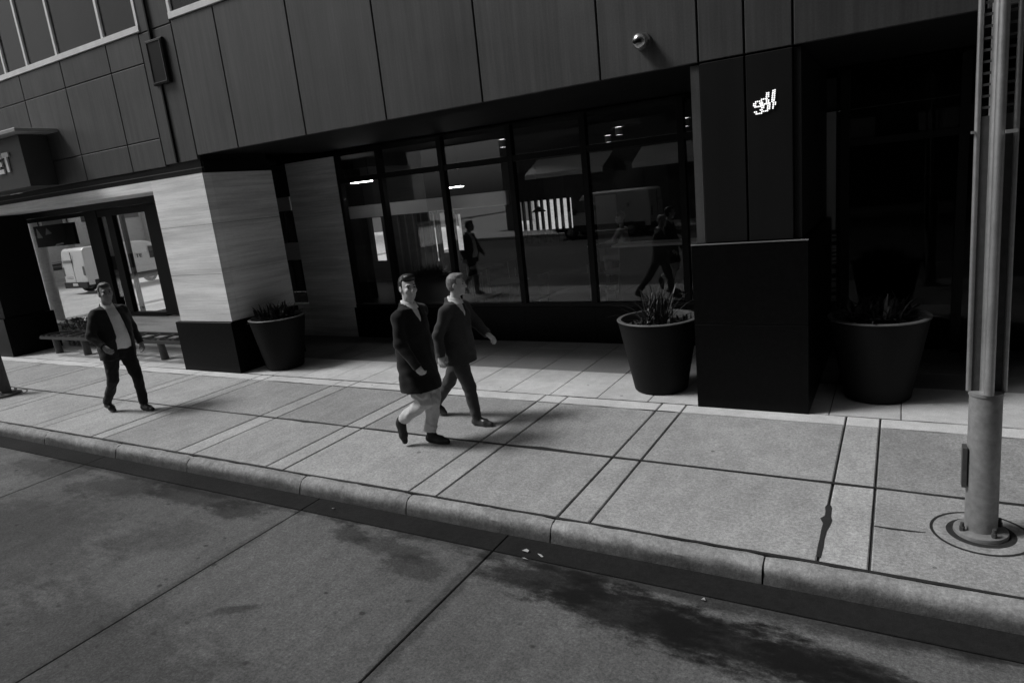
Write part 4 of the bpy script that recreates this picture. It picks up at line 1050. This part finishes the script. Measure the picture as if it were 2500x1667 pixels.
    # collar roll round the neck
    jf.loft([(cz - .09, nb[0] + .0, nb[1], .105, .115), (cz - .03, nb[0] - .012, nb[1], .088, .088), (cz + .012, nb[0] - .022, nb[1], .080, .080)], .02)
    jf.loft([(cz - .03, nb[0] + .008, nb[1], .074, .072), (cz + .05, nb[0] - .004, nb[1], .074, .072)], .003, 'sub')
    sl, X, Y, Z = jf.sl(jf.lo, jf.lo + jf.v * jf.n)
    vz, vw, vc = st['vee']      # heights, half-widths, centre shift of the front opening
    wv = np.interp(Z.ravel(), vz, vw)[None, None, :]; cv = nb[1] + np.interp(Z.ravel(), vz, vc)[None, None, :]
    tx = np.interp(Z.ravel(), [r[0] for r in sorted(tor)], [r[1] for r in sorted(tor)])[None, None, :]
    op_ = np.maximum(np.abs(Y - cv) - wv, tx + .01 - X)
    op_ = np.maximum(op_, (vz[0] - Z))
    jf.a = np.maximum(jf.a, -op_.astype(np.float32) + 0)
    jf.wrinkle(st.get('jwr', .004), 26, 5); jf.wrinkle(.0028, 60, 9)
    jf.build(st['jname'], st['jacket'], p)
    # lapels
    # --- shoes
    for s_ in 'RL':
        shoe('boot' if st['boot'] > .02 else 'shoe', p, J['he' + s_], J['to' + s_], J['an' + s_], st.get('n' + s_, (0, 0, 1)), st['shoem'], st['boot'], kn=J['kn' + s_])
    return p

sk1 = skinmat('skin_light', .56); sk2 = skinmat('skin_fair', .54); sk3 = skinmat('skin_tan', .27)
m_eye = mat('eye_dark', .02, .6, spec=.2); h_dark = mat('dark_hair', .012, .45, [(60, (1, 1, .3), .4)]); h_blond = mat('sandy_hair', .17, .5, [(70, (1, 1, .3), .35)]); h_brown = mat('brown_hair', .045, .5, [(60, (1, 1, .3), .35)])
shirtw = clothmat('white_shirt_cloth', .8); shirtg = clothmat('pale_grey_shirt_cloth', .8)
coatm = clothmat('black_wool_coat', .009); suit2 = clothmat('charcoal_overcoat', .045); suit3 = clothmat('dark_suit_cloth', .018)
chino = clothmat('light_chino_cloth', .52); trs2 = clothmat('charcoal_trouser_cloth', .055); trs3 = clothmat('dark_trouser_cloth', .014)
bootm = mat('dark_suede', .012, .8, [(50, (1, 1, 1), .3)]); shoem2 = mat('brown_leather', .05, .3, [(20, (1, 1, 1), .2)]); shoem3 = mat('black_leather', .014, .3, [(20, (1, 1, 1), .2)])

# man in the long dark coat
X1, Y1 = -4.19, 5.10
person('man in long black coat and pale chinos striding, face turned to street', dict(
    head=(X1 + .03, Y1 - .01, 1.655), neck=(X1, Y1, 1.505), shR=(X1, Y1 - .185, 1.425), shL=(X1, Y1 + .185, 1.425), elR=(X1 + .03, Y1 - .25, 1.15), wrR=(X1 + .17, Y1 - .235, .955), elL=(X1 - .12, Y1 + .25, 1.16), wrL=(X1 - .10, Y1 + .25, .90),
    hipR=(X1, Y1 - .085, .90), knR=(-4.10, Y1 - .085, .505), anR=(-4.425, Y1 - .085, .285), heR=(-4.505, Y1 - .085, .275), toR=(-4.435, Y1 - .085, .012),
    hipL=(X1, Y1 + .085, .90), knL=(-4.12, Y1 + .085, .47), anL=(-4.19, Y1 + .085, .11), heL=(-4.265, Y1 + .085, .0), toL=(-3.965, Y1 + .085, .0)),
    dict(face=(.90, -.44, 0), hs=.95, skin=sk1, eye=m_eye, hairmat=h_dark, hairlobes=[((.045, .0, .118), (.055, .06, .03)), ((.0, .05, .10), (.07, .03, .04))], line=.072, trouser=chino, tg=1.16, cuff=.92, folds=.006, slv=1.25, twr=.008, shirt=shirtw, jacket=coatm, jname='overcoat', shoem=bootm, boot=.08,
         hdR=(0, .1, -.2), thR=-1, thL=1, nR=(.97, 0, .26),
         torso=[(.63, X1 + .03, Y1, .185, .225), (.75, X1 + .015, Y1, .175, .222), (1.0, X1, Y1, .155, .215), (1.2, X1, Y1, .148, .21), (1.36, X1, Y1, .135, .20), (1.45, X1 - .01, Y1, .09, .14)],
         vee=([1.325, 1.36, 1.43, 1.50, 1.56], [.008, .026, .058, .075, .08], [.0, .0, 0, 0, 0])))
# fair-haired man behind him
X2, Y2 = -4.17, 5.83
person('fair-haired man in charcoal overcoat looking away, arm swung forward', dict(
    head=(X2 + .07, Y2, 1.555), neck=(X2 + .02, Y2, 1.405), shR=(X2 + .01, Y2 - .18, 1.325), shL=(X2 + .01, Y2 + .18, 1.325), elR=(X2 - .07, Y2 - .25, 1.06), wrR=(X2 - .06, Y2 - .26, .83), elL=(X2 + .12, Y2 + .22, 1.09), wrL=(X2 + .285, Y2 + .16, .985),
    hipR=(X2 + .01, Y2 - .085, .84), knR=(-4.035, 5.745, .44), anR=(-3.985, 5.745, .10), heR=(-4.05, 5.745, .0), toR=(-3.775, 5.745, .0),
    hipL=(X2 - .01, Y2 + .085, .84), knL=(-4.42, 5.92, .43), anL=(-4.66, 5.92, .14), heL=(-4.735, 5.92, .085), toL=(-4.525, 5.92, .0)),
    dict(face=(.93, .36, 0), hs=.90, skin=sk2, eye=m_eye, hairmat=h_blond, hairlobes=[((.05, .0, .112), (.05, .05, .025))], line=.078, trouser=trs2, tg=1.05, cuff=1.02, twr=.003, shirt=shirtw, jacket=suit2, jname='overcoat', shoem=shoem2, boot=.0,
         hdL=(.25, 0, -.1), thR=-1, thL=1, palmL=(.2, -.2, -1), nL=(.38, 0, .92),
         torso=[(.70, X2 + .0, Y2, .175, .21), (.95, X2, Y2, .15, .20), (1.1, X2 + .005, Y2, .14, .195), (1.26, X2 + .01, Y2, .13, .19), (1.35, X2, Y2, .085, .13)],
         vee=([1.21, 1.25, 1.32, 1.40, 1.46], [.008, .026, .055, .07, .075], [0, 0, 0, 0, 0])))
# man on the left in an open suit jacket
X3, Y3 = -9.30, 4.99
person('man in open dark suit jacket and pale open-collar shirt walking at left', dict(
    head=(X3 + .06, Y3 - .01, 1.695), neck=(X3, Y3, 1.535), shR=(X3, Y3 - .20, 1.45), shL=(X3, Y3 + .20, 1.45), elR=(X3 + .02, Y3 - .31, 1.17), wrR=(X3 + .19, Y3 - .27, 1.02), elL=(X3 - .06, Y3 + .31, 1.17), wrL=(X3 + .03, Y3 + .32, .93),
    hipR=(X3 - .01, Y3 - .095, .90), knR=(-9.40, Y3 - .10, .49), anR=(-9.68, Y3 - .10, .15), heR=(-9.76, Y3 - .10, .07), toR=(-9.54, Y3 - .10, .0),
    hipL=(X3 + .01, Y3 + .095, .90), knL=(-9.15, Y3 + .10, .48), anL=(-9.15, Y3 + .10, .11), heL=(-9.22, Y3 + .10, .0), toL=(-8.94, Y3 + .10, .0)),
    dict(face=(.97, -.24, 0), hs=1.0, bulk=1.14, skin=sk3, eye=m_eye, hairmat=h_brown, hairlobes=[((.03, .0, .11), (.06, .06, .03))], line=.075, trouser=trs3, tg=1.0, cuff=1.02, twr=.003, shirt=shirtg, jacket=suit3, jname='suit_jacket', shoem=shoem3, boot=.0,
         thR=-1, thL=1, palmR=(.1, .9, -.4), nR=(.3, 0, .95),
         torso=[(.80, X3 - .01, Y3, .165, .235), (.92, X3, Y3, .172, .232), (1.08, X3 + .015, Y3, .185, .235), (1.25, X3 + .01, Y3, .170, .235), (1.38, X3, Y3, .148, .225), (1.475, X3 - .01, Y3, .095, .16)],
         vee=([.60, .86, 1.0, 1.15, 1.35, 1.48, 1.58], [.11, .11, .105, .095, .075, .07, .075], [.03, .03, .02, .01, 0, 0, 0])))

# seated guest far inside
gp = thing('person', 'seated person in white shirt at high table inside the restaurant', 'person')
gx, gy = -5.30, 14.05
fd = Field((gx - .6, gy - .5, .3), (gx + .4, gy + .5, 1.85), .012)
head(fd, vec(gx, gy, 1.62), vec(-.9, -.4, 0), .95); fd.cone((gx + .01, gy, 1.40), (gx, gy, 1.6), .055, .05, .03)
fd.loft([(.72, gx + .05, gy, .12, .16), (1.1, gx + .05, gy, .11, .16), (1.38, gx + .02, gy, .08, .15)], .03)
for q in (-1, 1):
    fd.cone((gx + .02, gy + q * .18, 1.36), (gx - .12, gy + q * .22, 1.14), .05, .04, .03); fd.cone((gx - .12, gy + q * .22, 1.14), (gx - .38, gy + q * .12, 1.1), .038, .03, .02)
    hand(fd, vec(gx - .38, gy + q * .12, 1.10), vec(-1, 0, -.1), vec(0, 0, -1), q)
    fd.cone((gx + .05, gy + q * .1, .76), (gx - .36, gy + q * .12, .78), .08, .06, .03); fd.cone((gx - .36, gy + q * .12, .78), (gx - .34, gy + q * .12, .38), .055, .04, .03)
fd.build('body', sk1, gp)
fd = Field((gx - .6, gy - .5, .6), (gx + .4, gy + .5, 1.85), .012)
fd.loft([(.74, gx + .05, gy, .135, .175), (1.1, gx + .05, gy, .125, .175), (1.40, gx + .02, gy, .095, .165)], .03)
for q in (-1, 1): fd.cone((gx + .02, gy + q * .18, 1.36), (gx - .12, gy + q * .22, 1.14), .062, .052, .03); fd.cone((gx - .12, gy + q * .22, 1.14), (gx - .30, gy + q * .15, 1.11), .05, .04, .02)
fd.build('shirt', shirtw, gp)
fd = Field((gx - .2, gy - .2, 1.5), (gx + .2, gy + .2, 1.85), .01); fd.ell((gx + .01, gy, 1.665), (.1, .085, .1)); fd.cut(lambda X, Y, Z: np.minimum(1.66 - Z, X - gx + .02)); fd.build('hair', h_dark, gp)
sto = thing('bar_stool', 'tall stool under the seated person in white', 'stool', loc=(gx + .05, gy, -.005))
MB().lathe([(0, .70), (.18, .70), (.19, .68), (.18, .66), (0, .66)], n=24).build('seat', m_wood, sto)
for i in range(4):
    a = math.radians(45 + 90 * i); MB().cyl((.22 * math.cos(a), .22 * math.sin(a), 0), (.14 * math.cos(a), .14 * math.sin(a), .66), .013, .015, 8).build('leg', m_steel, sto)
